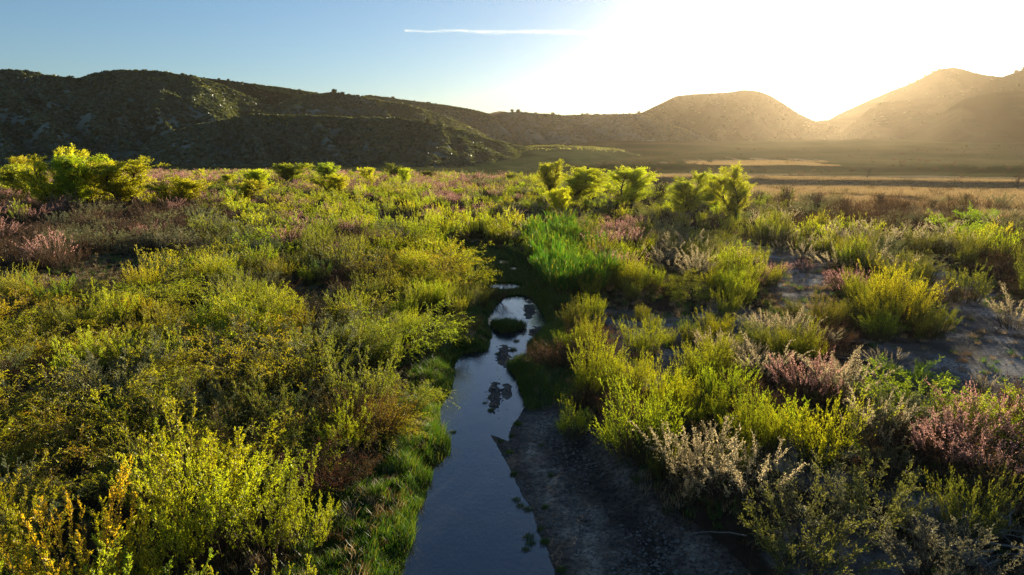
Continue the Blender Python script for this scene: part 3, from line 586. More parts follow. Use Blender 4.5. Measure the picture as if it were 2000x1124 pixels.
sm = tuft_mesh('sedge', 260, .16, .16, .1, .26, .009, 2, M_GRASS, 1.)
G2 = 'small sedge tufts in and beside the water'
for px, py, sc, lab in ((1022,652,.8,'small sedge tuft right of the grassy islet'),(1008,665,1.6,'low green tuft just below the grassy islet'),(1003,682,1.9,'flat green tuft two steps below the islet'),(972,690,1.5,'green tuft at the left of the gravel strip below the islet'),(1010,722,2.6,'dark sedge mound at the right water edge below the gravel'),
    (958,800,1.2,'sedge growing at the foot of the midstream gravel bar'),(947,785,1.0,'yellowish sedge left of the midstream gravel bar'),(1012,828,1.5,'sedge tuft at the top of the mud bar'),(1000,850,1.1,'sedge tuft at the mud edge, second from its top'),(978,862,1.,'sedge at the pointed tip of the mud bar'),(994,884,1.3,'sedge tuft on the mud edge below its pointed tip'),(1004,924,1.2,'sedge tuft on the mud edge at mid length'),
    (1008,974,1.2,'yellow sedge in shallow water left of the mud'),(1016,985,1.2,'yellow sedge pair member nearest the mud'),(1030,992,1.3,'largest yellow sedge in the shallow water'),(1032,1046,1.4,'bright green sedge in the water near the bottom'),(1037,1058,1.3,'bright green sedge just below its neighbour in the water'),(1028,1070,1.1,'lowest bright green sedge in the water'),(1056,1032,1.,'sedge on the water line of the mud near the bottom'),(1064,1056,1.2,'sedge at the water line lowest on the mud'),(1096,1112,1.1,'sedge on the mud at the bottom edge of the picture'),
    (1057,872,.9,'small sedge out on the middle of the mud bar'),(1076,930,.9,'pale small sedge on the cracked mud'),(1065,990,1.,'dark small sedge on the lower mud'),(885,842,1.2,'yellow floating weed tuft on the left water edge')):
    put_tuft('sedge_tuft', sm, px, py, sc, lab, 'sedge', G2)
st = bpy.data.collections.new('stone_models'); bmx = __import__('bmesh')
for i in range(3):
    bm = bmx.new(); bmx.ops.create_icosphere(bm, subdivisions=2, radius=.04)
    for v_ in bm.verts: v_.co = v_.co * (.75 + .5 * float(vnoise(np.array([v_.co.x * 40 + i * 9]), np.array([v_.co.y * 40 + v_.co.z * 30]), 3)[0])); v_.co.z *= .6
    me = bpy.data.meshes.new('stone'); bm.to_mesh(me); bm.free(); me.materials.append(M_STONE); st.objects.link(bpy.data.objects.new('stone_model', me))
n = 90000; rr = np.sqrt(rng.uniform(11 ** 2, 48 ** 2, n)); aa = rng.uniform(R(-12), R(42), n); x = rr * np.sin(aa); y = rr * np.cos(aa); z, ds, dm, dme, drb, dlb, dsa = terrain(x, y, True)
k = ((dm < .2) & (ds > .02) & (fbm(x * 1.3, y * .6, 3, 121) > .52)) | ((dsa < .3) & (fbm(x * .8, y * .8, 3, 122) > .5)); x, y, z = x[k], y[k], z[k]
o = gn_scatter('pebbles', np.stack([x, y, z], 1), rng.uniform(0, 6.28, len(x)), rng.uniform(.25, 1.1, len(x)) ** 1.5, np.tile((.1, .1, .1), (len(x), 1)), st); tag(o, 'small pebbles and clods strewn over mud and sand', 'pebbles', None, 'stuff')
# dry and green weeds over the open ground, and straw on the plain
wc = bpy.data.collections.new('weed_models'); sc_ = bpy.data.collections.new('straw_models')
for i in range(3):
    wc.objects.link(bpy.data.objects.new('weed_model', tuft_mesh('weed', 40, .16, .16, .08, .38, .012, 20 + i, (M_STRAW, M_GRASS, M_DRY)[i], 1.)))
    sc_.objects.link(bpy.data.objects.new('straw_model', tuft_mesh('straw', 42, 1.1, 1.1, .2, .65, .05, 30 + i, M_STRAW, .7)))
n = 42000; rr = np.sqrt(rng.uniform(8 ** 2, 80 ** 2, n)); aa = rng.uniform(R(-42), R(42), n); x = rr * np.sin(aa); y = rr * np.cos(aa)
z, ds, dm, dme, drb, dlb, dsa = terrain(x, y, True)
k = (ds > .4) & (dm > .1) & (dme > .2) & (fbm(x * .5, y * .5, 3, 71) > .36) & ((dsa > 0) | (rng.uniform(0, 1, n) < .22)); x, y, z = x[k], y[k], z[k]
o = gn_scatter('low_weeds', np.stack([x, y, z], 1), rng.uniform(0, 6.28, len(x)), rng.uniform(.5, 1.5, len(x)), np.tile((.12, .10, .04), (len(x), 1)), wc); tag(o, 'low dry and green weeds covering the ground under the shrubs', 'weeds', None, 'stuff')
n = 45000; rr = rng.uniform(80, 226, n); aa = rng.uniform(R(-8), R(42), n); x = rr * np.sin(aa); y = rr * np.cos(aa); z = terrain(x, y)
px, py, _ = project(x, y, z); lim = np.interp(px, [1000, 1150, 1300, 1500, 1750, 2000], [356, 364, 386, 405, 420, 430]); k = (py < lim) & (fbm(x / 14, y / 14, 3, 73) > .33) & (px > 980); x, y, z = x[k], y[k], z[k]
n2_ = 26000; r2 = rng.uniform(336, 430, n2_); a2_ = rng.uniform(R(13), R(26), n2_); x2 = r2 * np.sin(a2_); y2 = r2 * np.cos(a2_); z2 = terrain(x2, y2); p2 = project(x2, y2, z2); k = np.hypot((p2[0] - 1475) / 120, (p2[1] - 317) / 9) + 2.2 * (fbm(x2 / 9, y2 / 45, 4, 98) - .5) < .95  # extra straw tufts added where the sunlit strip falls, to brighten it
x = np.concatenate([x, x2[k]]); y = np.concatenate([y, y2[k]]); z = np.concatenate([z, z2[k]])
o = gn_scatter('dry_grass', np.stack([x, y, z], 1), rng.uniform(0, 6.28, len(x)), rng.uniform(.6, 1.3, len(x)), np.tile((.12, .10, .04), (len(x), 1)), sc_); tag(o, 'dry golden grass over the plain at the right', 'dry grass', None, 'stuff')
n = 900; rr = rng.uniform(120, 620, n); aa = rng.uniform(R(1), R(42), n); x = rr * np.sin(aa); y = rr * np.cos(aa); z = terrain(x, y); px, py, _ = project(x, y, z)
k = (py < np.interp(px, [1000, 1150, 1300, 1500, 1750, 2000], [352, 362, 384, 403, 416, 424])) & (fbm(x / 40, y / 40, 3, 131) > .46) & (px > 1000); x, y, z = x[k], y[k], z[k]
o = gn_scatter('plain_scrub', np.stack([x, y, z], 1), rng.uniform(0, 6.28, len(x)), rng.uniform(.35, 1.1, len(x)), np.array([rtint('bOd'[i % 3]) for i in range(len(x))]), FARCOL['D']); tag(o, 'scattered low scrub dotting the dry plain', 'scrub', None, 'stuff')
# ------------------------------------------------------------------ ground sheet and water
azs = np.concatenate([np.arange(-180, -48, 3.0), np.arange(-48, 48, .14), np.arange(48, 180, 3.0)]); rs = np.concatenate([[0.0, 3, 6], np.geomspace(8, 32, 420), np.geomspace(32.1, 90, 230), np.geomspace(91, 4300, 230)])
A, Rr = np.meshgrid(np.radians(azs), rs); X = Rr * np.sin(A); Y = Rr * np.cos(A); na, nr = len(azs), len(rs)
Z, ds, dm, dme, drb, dlb, dsa = terrain(X.ravel(), Y.ravel(), True)
x, y = X.ravel(), Y.ravel()
fp = fbm(x * 3.2, y * 3.2, 3, 81); mudz = (dm < 0) & (ds > .3)
Z = Z + np.where((dm < .2) & (ds > 0), .10 * (fbm(x * 5, y * 5, 4, 91) - .5) * sstep(0, .5, ds) + .05 * (fbm(x * 1.6 + y * .5, y * .35, 3, 92) - .5) * sstep(.3, 1.2, ds), 0)
Z = Z - np.where(mudz, .05 * sstep(.55, .72, fp) * sstep(.5, 1.4, ds), 0)
nn = .5 * (fbm(x * .7, y * .7, 3, 83) - .5)
sand = sstep(.5, -.4, dsa + nn); mud = sstep(.5, -.2, dm) * sstep(.0, .01, ds + .2); green = np.maximum(np.maximum(sstep(.5, -.3, dme), sstep(.5, -.2, drb)), sstep(.5, -.2, dlb)) * (1 - mud)
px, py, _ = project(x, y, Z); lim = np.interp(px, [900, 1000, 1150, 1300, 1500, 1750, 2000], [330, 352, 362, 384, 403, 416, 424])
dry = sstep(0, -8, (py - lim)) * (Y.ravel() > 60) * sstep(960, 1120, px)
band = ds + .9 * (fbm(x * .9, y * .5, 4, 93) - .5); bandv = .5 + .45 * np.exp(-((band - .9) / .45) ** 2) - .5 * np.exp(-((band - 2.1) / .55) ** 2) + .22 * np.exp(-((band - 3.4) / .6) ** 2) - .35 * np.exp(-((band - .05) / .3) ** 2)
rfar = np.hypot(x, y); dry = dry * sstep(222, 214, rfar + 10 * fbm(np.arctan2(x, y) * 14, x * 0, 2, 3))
dry = np.maximum(dry, sstep(1.1, .75, np.hypot((px - 1475) / 125, (py - 317) / 8) + 2.2 * (fbm(x / 9, y / 45, 4, 98) - .5)) * (rfar > 335) * (Z > 0) * (x > 0)); dry = np.maximum(dry, .8 * ((rfar > 222) & (rfar < 262) & (x > 40)) * sstep(.3, .5, fbm(x / 40, y / 9, 3, 94)))  # sunlit strips on the far terraces painted in as pale straw colour
mud = mud * np.clip(bandv, 0.02, 1)
for e in SPITS: mud = np.maximum(mud, .55 * (ellip(e, px, py) < 1.9) * (y > 10) * (ds < .6))
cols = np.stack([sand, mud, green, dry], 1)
i, j = np.meshgrid(np.arange(nr - 1), np.arange(na), indexing='ij'); j2 = (j + 1) % na
Fq = np.stack([i * na + j, (i + 1) * na + j, (i + 1) * na + j2, i * na + j2], -1).reshape(-1, 4)
Fq = Fq[:, ::-1]
m, n, l = newmat('ground'); out = n.new('ShaderNodeOutputMaterial'); b = n.new('ShaderNodeBsdfPrincipled'); tc = n.new('ShaderNodeNewGeometry'); pos = tc.outputs['Position']
at = n.new('ShaderNodeAttribute'); at.attribute_name = 'mask'; sp = n.new('ShaderNodeSeparateColor'); l.new(at.outputs['Color'], sp.inputs[0])
n1 = noise_n(n, l, pos, 1.3, 6, .6); n2 = noise_n(n, l, pos, 9, 5, .6); n3 = noise_n(n, l, pos, .35, 5, .6); n4 = noise_n(n, l, pos, 34, 3)
soil = ramp(n, l, n1, [(.3, (.035, .026, .018)), (.7, (.10, .075, .05))])
sandc = ramp(n, l, n3, [(.35, (.14, .12, .10)), (.5, (.23, .20, .172)), (.62, (.5, .465, .43))]); sandc = mixc(n, l, ramp(n, l, n2, [(.45, 0.), (.7, .65)]), sandc, (.10, .085, .07))
mudc = ramp(n, l, n1, [(.3, (.075, .052, .036)), (.5, (.21, .155, .112)), (.68, (.42, .335, .26))]); mudc = mixc(n, l, ramp(n, l, mth(n, l, 'ADD', mth(n, l, 'MULTIPLY', n2, .6), mth(n, l, 'MULTIPLY', n4, .4)), [(.42, .85), (.56, 0.)]), mudc, (.02, .016, .015))
grn = ramp(n, l, n2, [(.3, (.02, .03, .01)), (.7, (.05, .09, .015))])
dry_sunlit_c = ramp(n, l, n3, [(.3, (.19, .15, .09)), (.7, (.38, .30, .19))])
farm = n.new('ShaderNodeVectorMath'); farm.operation = 'LENGTH'; l.new(pos, farm.inputs[0]); ff = n.new('ShaderNodeMapRange'); ff.inputs[1].default_value = 205; ff.inputs[2].default_value = 240; l.new(farm.outputs['Value'], ff.inputs[0])
fn = noise_n(n, l, pos, .012, 5, .6)
c = mixc(n, l, sp.outputs[2], soil, grn); c = mixc(n, l, sp.outputs[0], c, sandc); c = mixc(n, l, ff.outputs[0], c, ramp(n, l, fn, [(.35, (.05, .065, .024)), (.65, (.12, .112, .05))])); c = mixc(n, l, at.outputs['Alpha'], c, dry_sunlit_c); mfac = mth(n, l, 'GREATER_THAN', sp.outputs[1], .012); bandc = ramp(n, l, sp.outputs[1], [(.0, .45), (.5, 1.), (.95, 1.9)]); mudc = mixc(n, l, 1.0, mudc, bandc, 'MULTIPLY'); c = mixc(n, l, mfac, c, mudc)
l.new(c, b.inputs['Base Color'])
rg = mth(n, l, 'MULTIPLY_ADD', sp.outputs[1], -.3, .95); rg = mth(n, l, 'ADD', rg, mth(n, l, 'MULTIPLY', mth(n, l, 'SUBTRACT', n1, .5), .5)); l.new(rg, b.inputs['Roughness']); l.new(mth(n, l, 'MULTIPLY', mfac, .4), b.inputs['Specular IOR Level'])
bp = n.new('ShaderNodeBump'); bp.inputs['Strength'].default_value = 1.; bp.inputs['Distance'].default_value = .22
hh = mth(n, l, 'ADD', mth(n, l, 'MULTIPLY', n2, 1.), mth(n, l, 'MULTIPLY', n4, .35)); l.new(hh, bp.inputs['Height']); l.new(bp.outputs[0], b.inputs['Normal']); l.new(b.outputs[0], out.inputs[0])
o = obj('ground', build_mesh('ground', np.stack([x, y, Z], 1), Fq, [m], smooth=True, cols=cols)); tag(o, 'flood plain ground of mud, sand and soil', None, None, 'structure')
m, n, l = newmat('water'); out = n.new('ShaderNodeOutputMaterial'); b = n.new('ShaderNodeBsdfPrincipled'); tc = n.new('ShaderNodeNewGeometry')
w1 = noise_n(n, l, tc.outputs['Position'], .6, 4); l.new(ramp(n, l, w1, [(.35, (.010, .018, .034)), (.7, (.034, .030, .028))]), b.inputs['Base Color']); b.inputs['Roughness'].default_value = .05; b.inputs['IOR'].default_value = 1.5; b.inputs['Specular IOR Level'].default_value = 1.
mp = n.new('ShaderNodeMapping'); mp.inputs['Scale'].default_value = (1, .55, 1); l.new(tc.outputs['Position'], mp.inputs[0])
bp = n.new('ShaderNodeBump'); bp.inputs['Strength'].default_value = .22; bp.inputs['Distance'].default_value = .03; l.new(mth(n, l, 'ADD', noise_n(n, l, mp.outputs[0], 11, 3), mth(n, l, 'MULTIPLY', noise_n(n, l, mp.outputs[0], 2.2, 3), 1.2)), bp.inputs['Height']); l.new(bp.outputs[0], b.inputs['Normal']); l.new(b.outputs[0], out.inputs[0])
wx = np.linspace(-9, 9, 40); wy = np.linspace(2, 64, 90); WX, WY = np.meshgrid(wx, wy); i, j = np.meshgrid(np.arange(89), np.arange(39), indexing='ij'); Fw = np.stack([i * 40 + j, i * 40 + j + 1, (i + 1) * 40 + j + 1, (i + 1) * 40 + j], -1).reshape(-1, 4)
o = obj('water', build_mesh('water', np.stack([WX.ravel(), WY.ravel(), np.zeros(WX.size)], 1), Fw, [m], smooth=True)); tag(o, 'shallow blue stream winding through the thicket', None, None, 'structure')
# ------------------------------------------------------------------ hills
def hill_mat(name, c1, c2, c3, sc=.02, rock=.0):
    m, n, l = newmat(name); out = n.new('ShaderNodeOutputMaterial'); b = n.new('ShaderNodeBsdfPrincipled'); tc = n.new('ShaderNodeNewGeometry'); pos = tc.outputs['Position']
    a = noise_n(n, l, pos, sc, 6, .62); d = noise_n(n, l, pos, sc * 7, 5, .65)
    c = ramp(n, l, a, [(.38, c1), (.62, c2)]); c = mixc(n, l, ramp(n, l, d, [(.5, 0.), (.66, .8)]), c, c3); va_ = n.new('ShaderNodeAttribute'); va_.attribute_name = 'v'; c = mixc(n, l, ramp(n, l, mth(n, l, 'ADD', va_.outputs['Fac'], mth(n, l, 'MULTIPLY', mth(n, l, 'SUBTRACT', d, .5), .9)), [(.25, 0.), (.75, .8)]), c, tuple(q * .55 for q in c1)); l.new(c, b.inputs['Base Color']); b.inputs['Roughness'].default_value = 1.; b.inputs['Specular IOR Level'].default_value = 0.  # gullies darker: scrub colour, plus fold shade painted into it
    bp = n.new('ShaderNodeBump'); bp.inputs['Strength'].default_value = .6; bp.inputs['Distance'].default_value = 3.; l.new(d, bp.inputs['Height']); l.new(bp.outputs[0], b.inputs['Normal']); l.new(b.outputs[0], out.inputs[0]); return m
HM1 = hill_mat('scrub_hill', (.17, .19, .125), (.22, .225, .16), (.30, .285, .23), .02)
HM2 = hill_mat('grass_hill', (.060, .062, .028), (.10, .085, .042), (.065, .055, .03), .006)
HILLS = {}
def hill(name, crest, Dc, Db, mat, label, amp=.22, gf=26, seed=0, zb=-4, back=.35, p=1.1, dtilt=0.0):
    c = np.array(crest, float); az, el = azel(c[:, 0], c[:, 1]); A = np.arange(az[0], az[-1], R(.045)); E = np.interp(A, az, el)
    ker = np.ones(9) / 9; E = np.convolve(np.pad(E, 4, 'edge'), ker, 'valid')
    E = E + R(.035) * (fbm(A * 260, A * 0 + seed, 3, seed) - .5)
    u = (A - A.mean()) / (A[-1] - A[0]); Dl = Dc * (1 + dtilt * u); Dbl = Db * (1 + dtilt * u)
    zc = H + Dl * np.tan(E); T = np.concatenate([np.linspace(0, 1, 95), np.linspace(1.01, 1 + back, 22)])
    TT, AA = np.meshgrid(T, A, indexing='ij'); ZC = np.broadcast_to(zc, TT.shape); DD = np.broadcast_to(Dl, TT.shape); DB = np.broadcast_to(Dbl, TT.shape); r = DB + TT * (DD - DB)
    x = r * np.sin(AA); y = r * np.cos(AA)
    t1 = np.clip(TT, 0, 1); prof = t1 ** p; prof = prof * (1 - .0) ; prof = np.where(TT > 1, 1 - 1.1 * (np.maximum(TT - 1, 0) / back) ** 1.4 , prof)
    g1 = 1 - np.abs(2 * fbm(AA * gf + .9 * fbm(x / 190, y / 190, 2, seed + 5) + TT * 1.3, TT * 1.1 + seed, 3, seed + 1) - 1) * 1.6
    g2 = fbm(x / 60, y / 60, 4, seed + 2)
    env = np.sin(np.pi * np.clip(TT, 0, 1)) ** .8 * (TT < 1)
    Zh = zb + (ZC - zb) * prof - env * (ZC - zb) * amp * (1.25 * np.clip(1 - g1, 0, 1.4) + .5 * g2)
    # never above the skyline traced for this hill
    lim = H + r * np.tan(np.broadcast_to(E, TT.shape)) - .3; Zh = np.where(TT < .97, np.minimum(Zh, lim), Zh)
    na = len(A); nt = len(T); i, j = np.meshgrid(np.arange(nt - 1), np.arange(na - 1), indexing='ij')
    Fh = np.stack([i * na + j, i * na + j + 1, (i + 1) * na + j + 1, (i + 1) * na + j], -1).reshape(-1, 4)
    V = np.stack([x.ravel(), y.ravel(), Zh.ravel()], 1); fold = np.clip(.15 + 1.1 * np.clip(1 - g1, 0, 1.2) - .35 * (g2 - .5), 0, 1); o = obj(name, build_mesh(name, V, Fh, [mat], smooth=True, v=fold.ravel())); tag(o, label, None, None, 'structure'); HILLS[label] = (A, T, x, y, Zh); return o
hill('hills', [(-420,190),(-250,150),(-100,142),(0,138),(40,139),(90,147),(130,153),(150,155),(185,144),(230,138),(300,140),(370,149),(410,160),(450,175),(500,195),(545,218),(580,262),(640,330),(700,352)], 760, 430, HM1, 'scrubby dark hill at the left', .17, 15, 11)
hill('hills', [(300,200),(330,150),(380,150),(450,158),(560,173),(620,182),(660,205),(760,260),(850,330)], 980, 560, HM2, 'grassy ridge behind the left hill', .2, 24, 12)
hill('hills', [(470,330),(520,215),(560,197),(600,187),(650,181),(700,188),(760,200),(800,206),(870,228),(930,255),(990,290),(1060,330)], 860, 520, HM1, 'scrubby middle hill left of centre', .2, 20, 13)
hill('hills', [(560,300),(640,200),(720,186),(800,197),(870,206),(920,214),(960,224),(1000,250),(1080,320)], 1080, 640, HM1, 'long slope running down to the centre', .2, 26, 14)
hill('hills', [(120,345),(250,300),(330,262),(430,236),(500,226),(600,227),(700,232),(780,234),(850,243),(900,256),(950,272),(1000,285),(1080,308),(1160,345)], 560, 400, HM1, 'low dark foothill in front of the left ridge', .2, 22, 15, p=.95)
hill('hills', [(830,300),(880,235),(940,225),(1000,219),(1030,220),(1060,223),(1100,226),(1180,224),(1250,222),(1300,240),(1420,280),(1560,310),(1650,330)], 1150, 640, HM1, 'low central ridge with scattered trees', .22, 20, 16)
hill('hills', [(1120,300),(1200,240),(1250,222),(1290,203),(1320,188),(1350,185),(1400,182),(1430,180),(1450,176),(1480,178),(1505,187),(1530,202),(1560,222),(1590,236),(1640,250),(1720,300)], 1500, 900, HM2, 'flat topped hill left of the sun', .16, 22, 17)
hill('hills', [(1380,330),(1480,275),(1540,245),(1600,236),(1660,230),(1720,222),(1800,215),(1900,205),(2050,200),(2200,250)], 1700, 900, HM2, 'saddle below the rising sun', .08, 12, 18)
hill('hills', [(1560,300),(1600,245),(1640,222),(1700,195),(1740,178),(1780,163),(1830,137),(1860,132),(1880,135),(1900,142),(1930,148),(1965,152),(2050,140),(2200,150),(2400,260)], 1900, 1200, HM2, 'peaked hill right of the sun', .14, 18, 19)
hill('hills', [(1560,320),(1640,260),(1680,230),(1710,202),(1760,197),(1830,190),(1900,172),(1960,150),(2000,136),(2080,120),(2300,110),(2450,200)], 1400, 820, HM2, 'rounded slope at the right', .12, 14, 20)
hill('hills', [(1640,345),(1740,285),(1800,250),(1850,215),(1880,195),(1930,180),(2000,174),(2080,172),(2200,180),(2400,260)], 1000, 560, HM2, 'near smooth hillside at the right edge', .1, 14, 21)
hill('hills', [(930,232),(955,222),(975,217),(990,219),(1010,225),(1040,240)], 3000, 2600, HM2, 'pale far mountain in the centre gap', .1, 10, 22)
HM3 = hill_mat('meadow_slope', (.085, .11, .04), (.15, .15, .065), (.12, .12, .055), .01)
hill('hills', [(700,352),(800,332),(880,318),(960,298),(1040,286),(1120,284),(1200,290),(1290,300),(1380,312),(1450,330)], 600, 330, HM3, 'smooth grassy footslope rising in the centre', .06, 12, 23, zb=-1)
# chaparral on the hill flanks
def clump_stuff(names, dens, size, nm, label, flat=.7, nq=10):
    Vs = []; vs = []
    for lab, d in zip(names, dens):
        A, T, x, y, Zh = HILLS[lab]; nt, na = x.shape; n = d; u = rng.uniform(0, nt - 24, n); w = rng.uniform(1, na - 2, n); u = np.where(rng.uniform(0, 1, n) < .25, rng.uniform(60, 96, n), u)
        i = u.astype(int); j = w.astype(int); P = np.stack([x[i, j], y[i, j], Zh[i, j]], 1); Pn = np.stack([x[i + 1, j + 1], y[i + 1, j + 1], Zh[i + 1, j + 1]], 1); P = P + (Pn - P) * rng.uniform(0, 1, (n, 1))
        k = (fbm(P[:, 0] / 14, P[:, 1] / 14, 4, 5) > rng.uniform(.26, .55, n)) & (P[:, 2] > -1); P = P[k]
        s = size * rng.uniform(.4, 1.35, len(P)); m = len(P); C = np.repeat(P, nq, 0); ss = np.repeat(s, nq)[:, None]; q = rand_dir(m * nq, rng) * ss * .42; q[:, 2] = np.abs(q[:, 2]) * flat; C = C + q
        a = rand_dir(m * nq, rng) * ss * .42; b = np.cross(norm(a), rand_dir(m * nq, rng)); b = norm(b) * ss * .34
        Vs.append(np.stack([C - a, C + b, C + a, C - b], 1).reshape(-1, 3)); vs.append(np.repeat(np.clip(np.repeat(rng.uniform(0, .7, m), nq) + rng.uniform(0, .3, m * nq), 0, 1), 4))
    V = np.concatenate(Vs); o = obj(nm, build_mesh(nm, V, np.arange(len(V)).reshape(-1, 4), [M_CHAP], v=np.concatenate(vs))); tag(o, label, 'scrub', None, 'stuff')
clump_stuff(['scrubby dark hill at the left', 'grassy ridge behind the left hill', 'scrubby middle hill left of centre', 'long slope running down to the centre', 'low dark foothill in front of the left ridge', 'low central ridge with scattered trees'], [42000, 4000, 17000, 9000, 24000, 15000], 3.0, 'hill_scrub', 'dark chaparral scrub dotting the left and central hills')
clump_stuff(['flat topped hill left of the sun', 'peaked hill right of the sun', 'rounded slope at the right'], [2200, 900, 900], 3.2, 'thin_hill_scrub', 'sparse scrub on the right hills')
Vs = []; vs = []
for lab, nb_ in (('scrubby dark hill at the left', 26000), ('grassy ridge behind the left hill', 14000), ('scrubby middle hill left of centre', 16000), ('long slope running down to the centre', 12000), ('low dark foothill in front of the left ridge', 14000), ('low central ridge with scattered trees', 8000), ('smooth grassy footslope rising in the centre', 9000)):
    A, T, x, y, Zh = HILLS[lab]; nt, na = x.shape; u = (94.5 - np.abs(rng.normal(0, 4.5, nb_)) ** 1.15).clip(40, 95); w = rng.uniform(1, na - 2, nb_); i = u.astype(int); j = w.astype(int); f = (u - i)[:, None]
    P = np.stack([x[i, j], y[i, j], Zh[i, j]], 1); P = P + (np.stack([x[i + 1, j], y[i + 1, j], Zh[i + 1, j]], 1) - P) * f; P = P + (np.stack([x[i, j + 1], y[i, j + 1], Zh[i, j + 1]], 1) - np.stack([x[i, j], y[i, j], Zh[i, j]], 1)) * (w - j)[:, None]
    k = (fbm(P[:, 0] / 60, P[:, 1] / 60, 3, 45) > .42) & (P[:, 2] > 0); P = P[k]; V, Fq, v = blades(P[:, 0], P[:, 1], P[:, 2] - .05, rng.uniform(.5, 1.1, len(P)), rng.uniform(1.2, 2.6, len(P)), rng.uniform(.1, .6, len(P)), rng); Vs.append((V, Fq, v, 0))
V, Fq, v, _ = cat_arrays(Vs); o = obj('ridge_grass', build_mesh('ridge_grass', V, Fq, [leaf_mat('ridge_grass', base=(.20, .21, .06), accent=(.3, .25, .1), acc=.3, trans=.5, tcol=(1.2, 1.15, .6))], v=v)); tag(o, 'sunlit green and golden grass along the hill crests', 'grass', None, 'stuff')
OT = []; OAKS = {}
for i in range(3):
    ps, cr = gen_tree(980 + i, 6., 7.5, 1.2, lsz=.5, multi=2); V, Fq, v, _ = cat_arrays(ps); OT.append((build_mesh('oak_trunk', V, Fq, [M_BARK], v=v), build_mesh('oak_crown', *cr[:2], [M_CHAP], v=cr[2])))
for n_, (px, lab, D, s_) in enumerate(((145,'scrubby dark hill at the left',760,1.),(652,'scrubby middle hill left of centre',860,1.3),(668,'scrubby middle hill left of centre',860,.8),(768,'long slope running down to the centre',1080,1.1),(700,'scrubby middle hill left of centre',860,.6),(448,'grassy ridge behind the left hill',980,.7),(457,'grassy ridge behind the left hill',980,.6),
    (1012,'low central ridge with scattered trees',1150,1.3),(1000,'low central ridge with scattered trees',1150,1.1),(1078,'low central ridge with scattered trees',1150,1.3),(1138,'low central ridge with scattered trees',1150,.9),(1148,'low central ridge with scattered trees',1150,.8),(1165,'low central ridge with scattered trees',1150,.8),(1248,'low central ridge with scattered trees',1150,1.2),(1258,'low central ridge with scattered trees',1150,1.),(1308,'flat topped hill left of the sun',1500,.7),
    (1785,'peaked hill right of the sun',1900,1.8),(1800,'peaked hill right of the sun',1900,1.8),(1815,'peaked hill right of the sun',1900,2.),(1826,'peaked hill right of the sun',1900,1.8),(1770,'peaked hill right of the sun',1900,1.5),(1978,'rounded slope at the right',1400,1.9),(1990,'rounded slope at the right',1400,2.),(835,'low dark foothill in front of the left ridge',560,1.))):
    A, T, x, y, Zh = HILLS[lab]; az = float(azel(px, 200)[0]); j = int(np.clip(np.searchsorted(A, az), 1, len(A) - 2)); i = 93
    a, b = OT[n_ % 3]; root = bpy.data.objects.new('oak_tree', None); COL.objects.link(root); obj('trunk', a, root); obj('crown', b, root)
    root.location = (x[i, j], y[i, j], Zh[i, j] - .2); s_ *= .5 if px > 1700 else .7; root.scale = (s_ * 1.5, s_ * 1.5, s_ * (.8 + .15 * (n_ % 3))); root.rotation_euler.z = n_ * 1.7
    OAKS.setdefault(lab, []).append((px, root)); tag(root, 'oak', 'tree', 'oaks on the ridges')
for lab, L in OAKS.items():
    L.sort(key=lambda q: q[0])
    for k, (px, root) in enumerate(L): root['label'] = ('lone small dark oak on the %s' % lab) if len(L) == 1 else '%s dark oak from left, %s' % ('first second third fourth fifth sixth seventh eighth ninth tenth'.split()[k], lab)
# ------------------------------------------------------------------ driftwood at the lower right
def drift(name, px, py, n, L, rad, lab, seed, spread=.5):
    g = np.random.default_rng(seed); x, y = map(float, ground_at(px, py, .3)); z = float(terrain(np.array([x]), np.array([y]))[0])
    a = g.uniform(0, 6.28, n); b = np.stack([g.normal(0, spread, n), g.normal(0, spread, n), g.uniform(.02, .3, n)], 1); d = np.stack([np.cos(a), np.sin(a), g.uniform(-.05, .35, n)], 1)
    P = polyline(b, d, L * g.uniform(.5, 1.2, n), 7, np.full(n, .12), .13, g); V, Fq = tubes(P, rad * g.uniform(.5, 1.1, n), rad * .2 * np.ones(n), 5)
    o = obj(name, build_mesh(name, V, Fq, [M_GREY], smooth=True)); o.location = (x, y, z); tag(o, lab, 'driftwood')
drift('driftwood', 1960, 1080, 30, 1.5, .03, 'tangle of grey fallen branches at the lower right edge', 3)
drift('driftwood', 1500, 1080, 3, 1.2, .022, 'few grey fallen branches on dark soil right of the mud bar', 4, .3)
drift('driftwood', 1930, 980, 9, 1.3, .016, 'thin dry branches lying under the large tamarisk', 5)
drift('driftwood', 1350, 960, 6, .6, .01, 'thin dry twigs at the shaded foot of the plumed bush', 6)
# ------------------------------------------------------------------ stones in the stream
def stones(px, py, rx, ry, n, lab, seed):
    g = np.random.default_rng(seed); x0, y0 = map(float, ground_at(px, py, 0)); Vs = []; Fs = []; o_ = 0
    bm = __import__('bmesh').new(); __import__('bmesh').ops.create_icosphere(bm, subdivisions=1, radius=1); BV = np.array([v.co[:] for v in bm.verts]); BF = np.array([[v.index for v in f.verts] for f in bm.faces]); bm.free()
    for i in range(n):
        s = g.uniform(.02, .06) * np.array([1, 1, .55]) * g.uniform(.7, 1.3, 3); V = BV * s * g.uniform(.8, 1.2, (len(BV), 1)); X_ = g.normal(0, rx); Y_ = g.normal(0, ry); z = max(float(terrain(np.array([x0 + X_]), np.array([y0 + Y_]))[0]), -.03)
        Vs.append(V + [X_, Y_, z + .01]); Fs.append(BF + o_); o_ += len(BV)
    o = obj('gravel', build_mesh('gravel', np.concatenate(Vs), np.concatenate(Fs), [M_GRAVEL])); o.location = (x0, y0, 0); tag(o, lab, 'gravel', None, 'stuff')
M_GRAVEL = plain('gravel_stone', (.10, .085, .075), .6, (.05, .042, .038), 20)
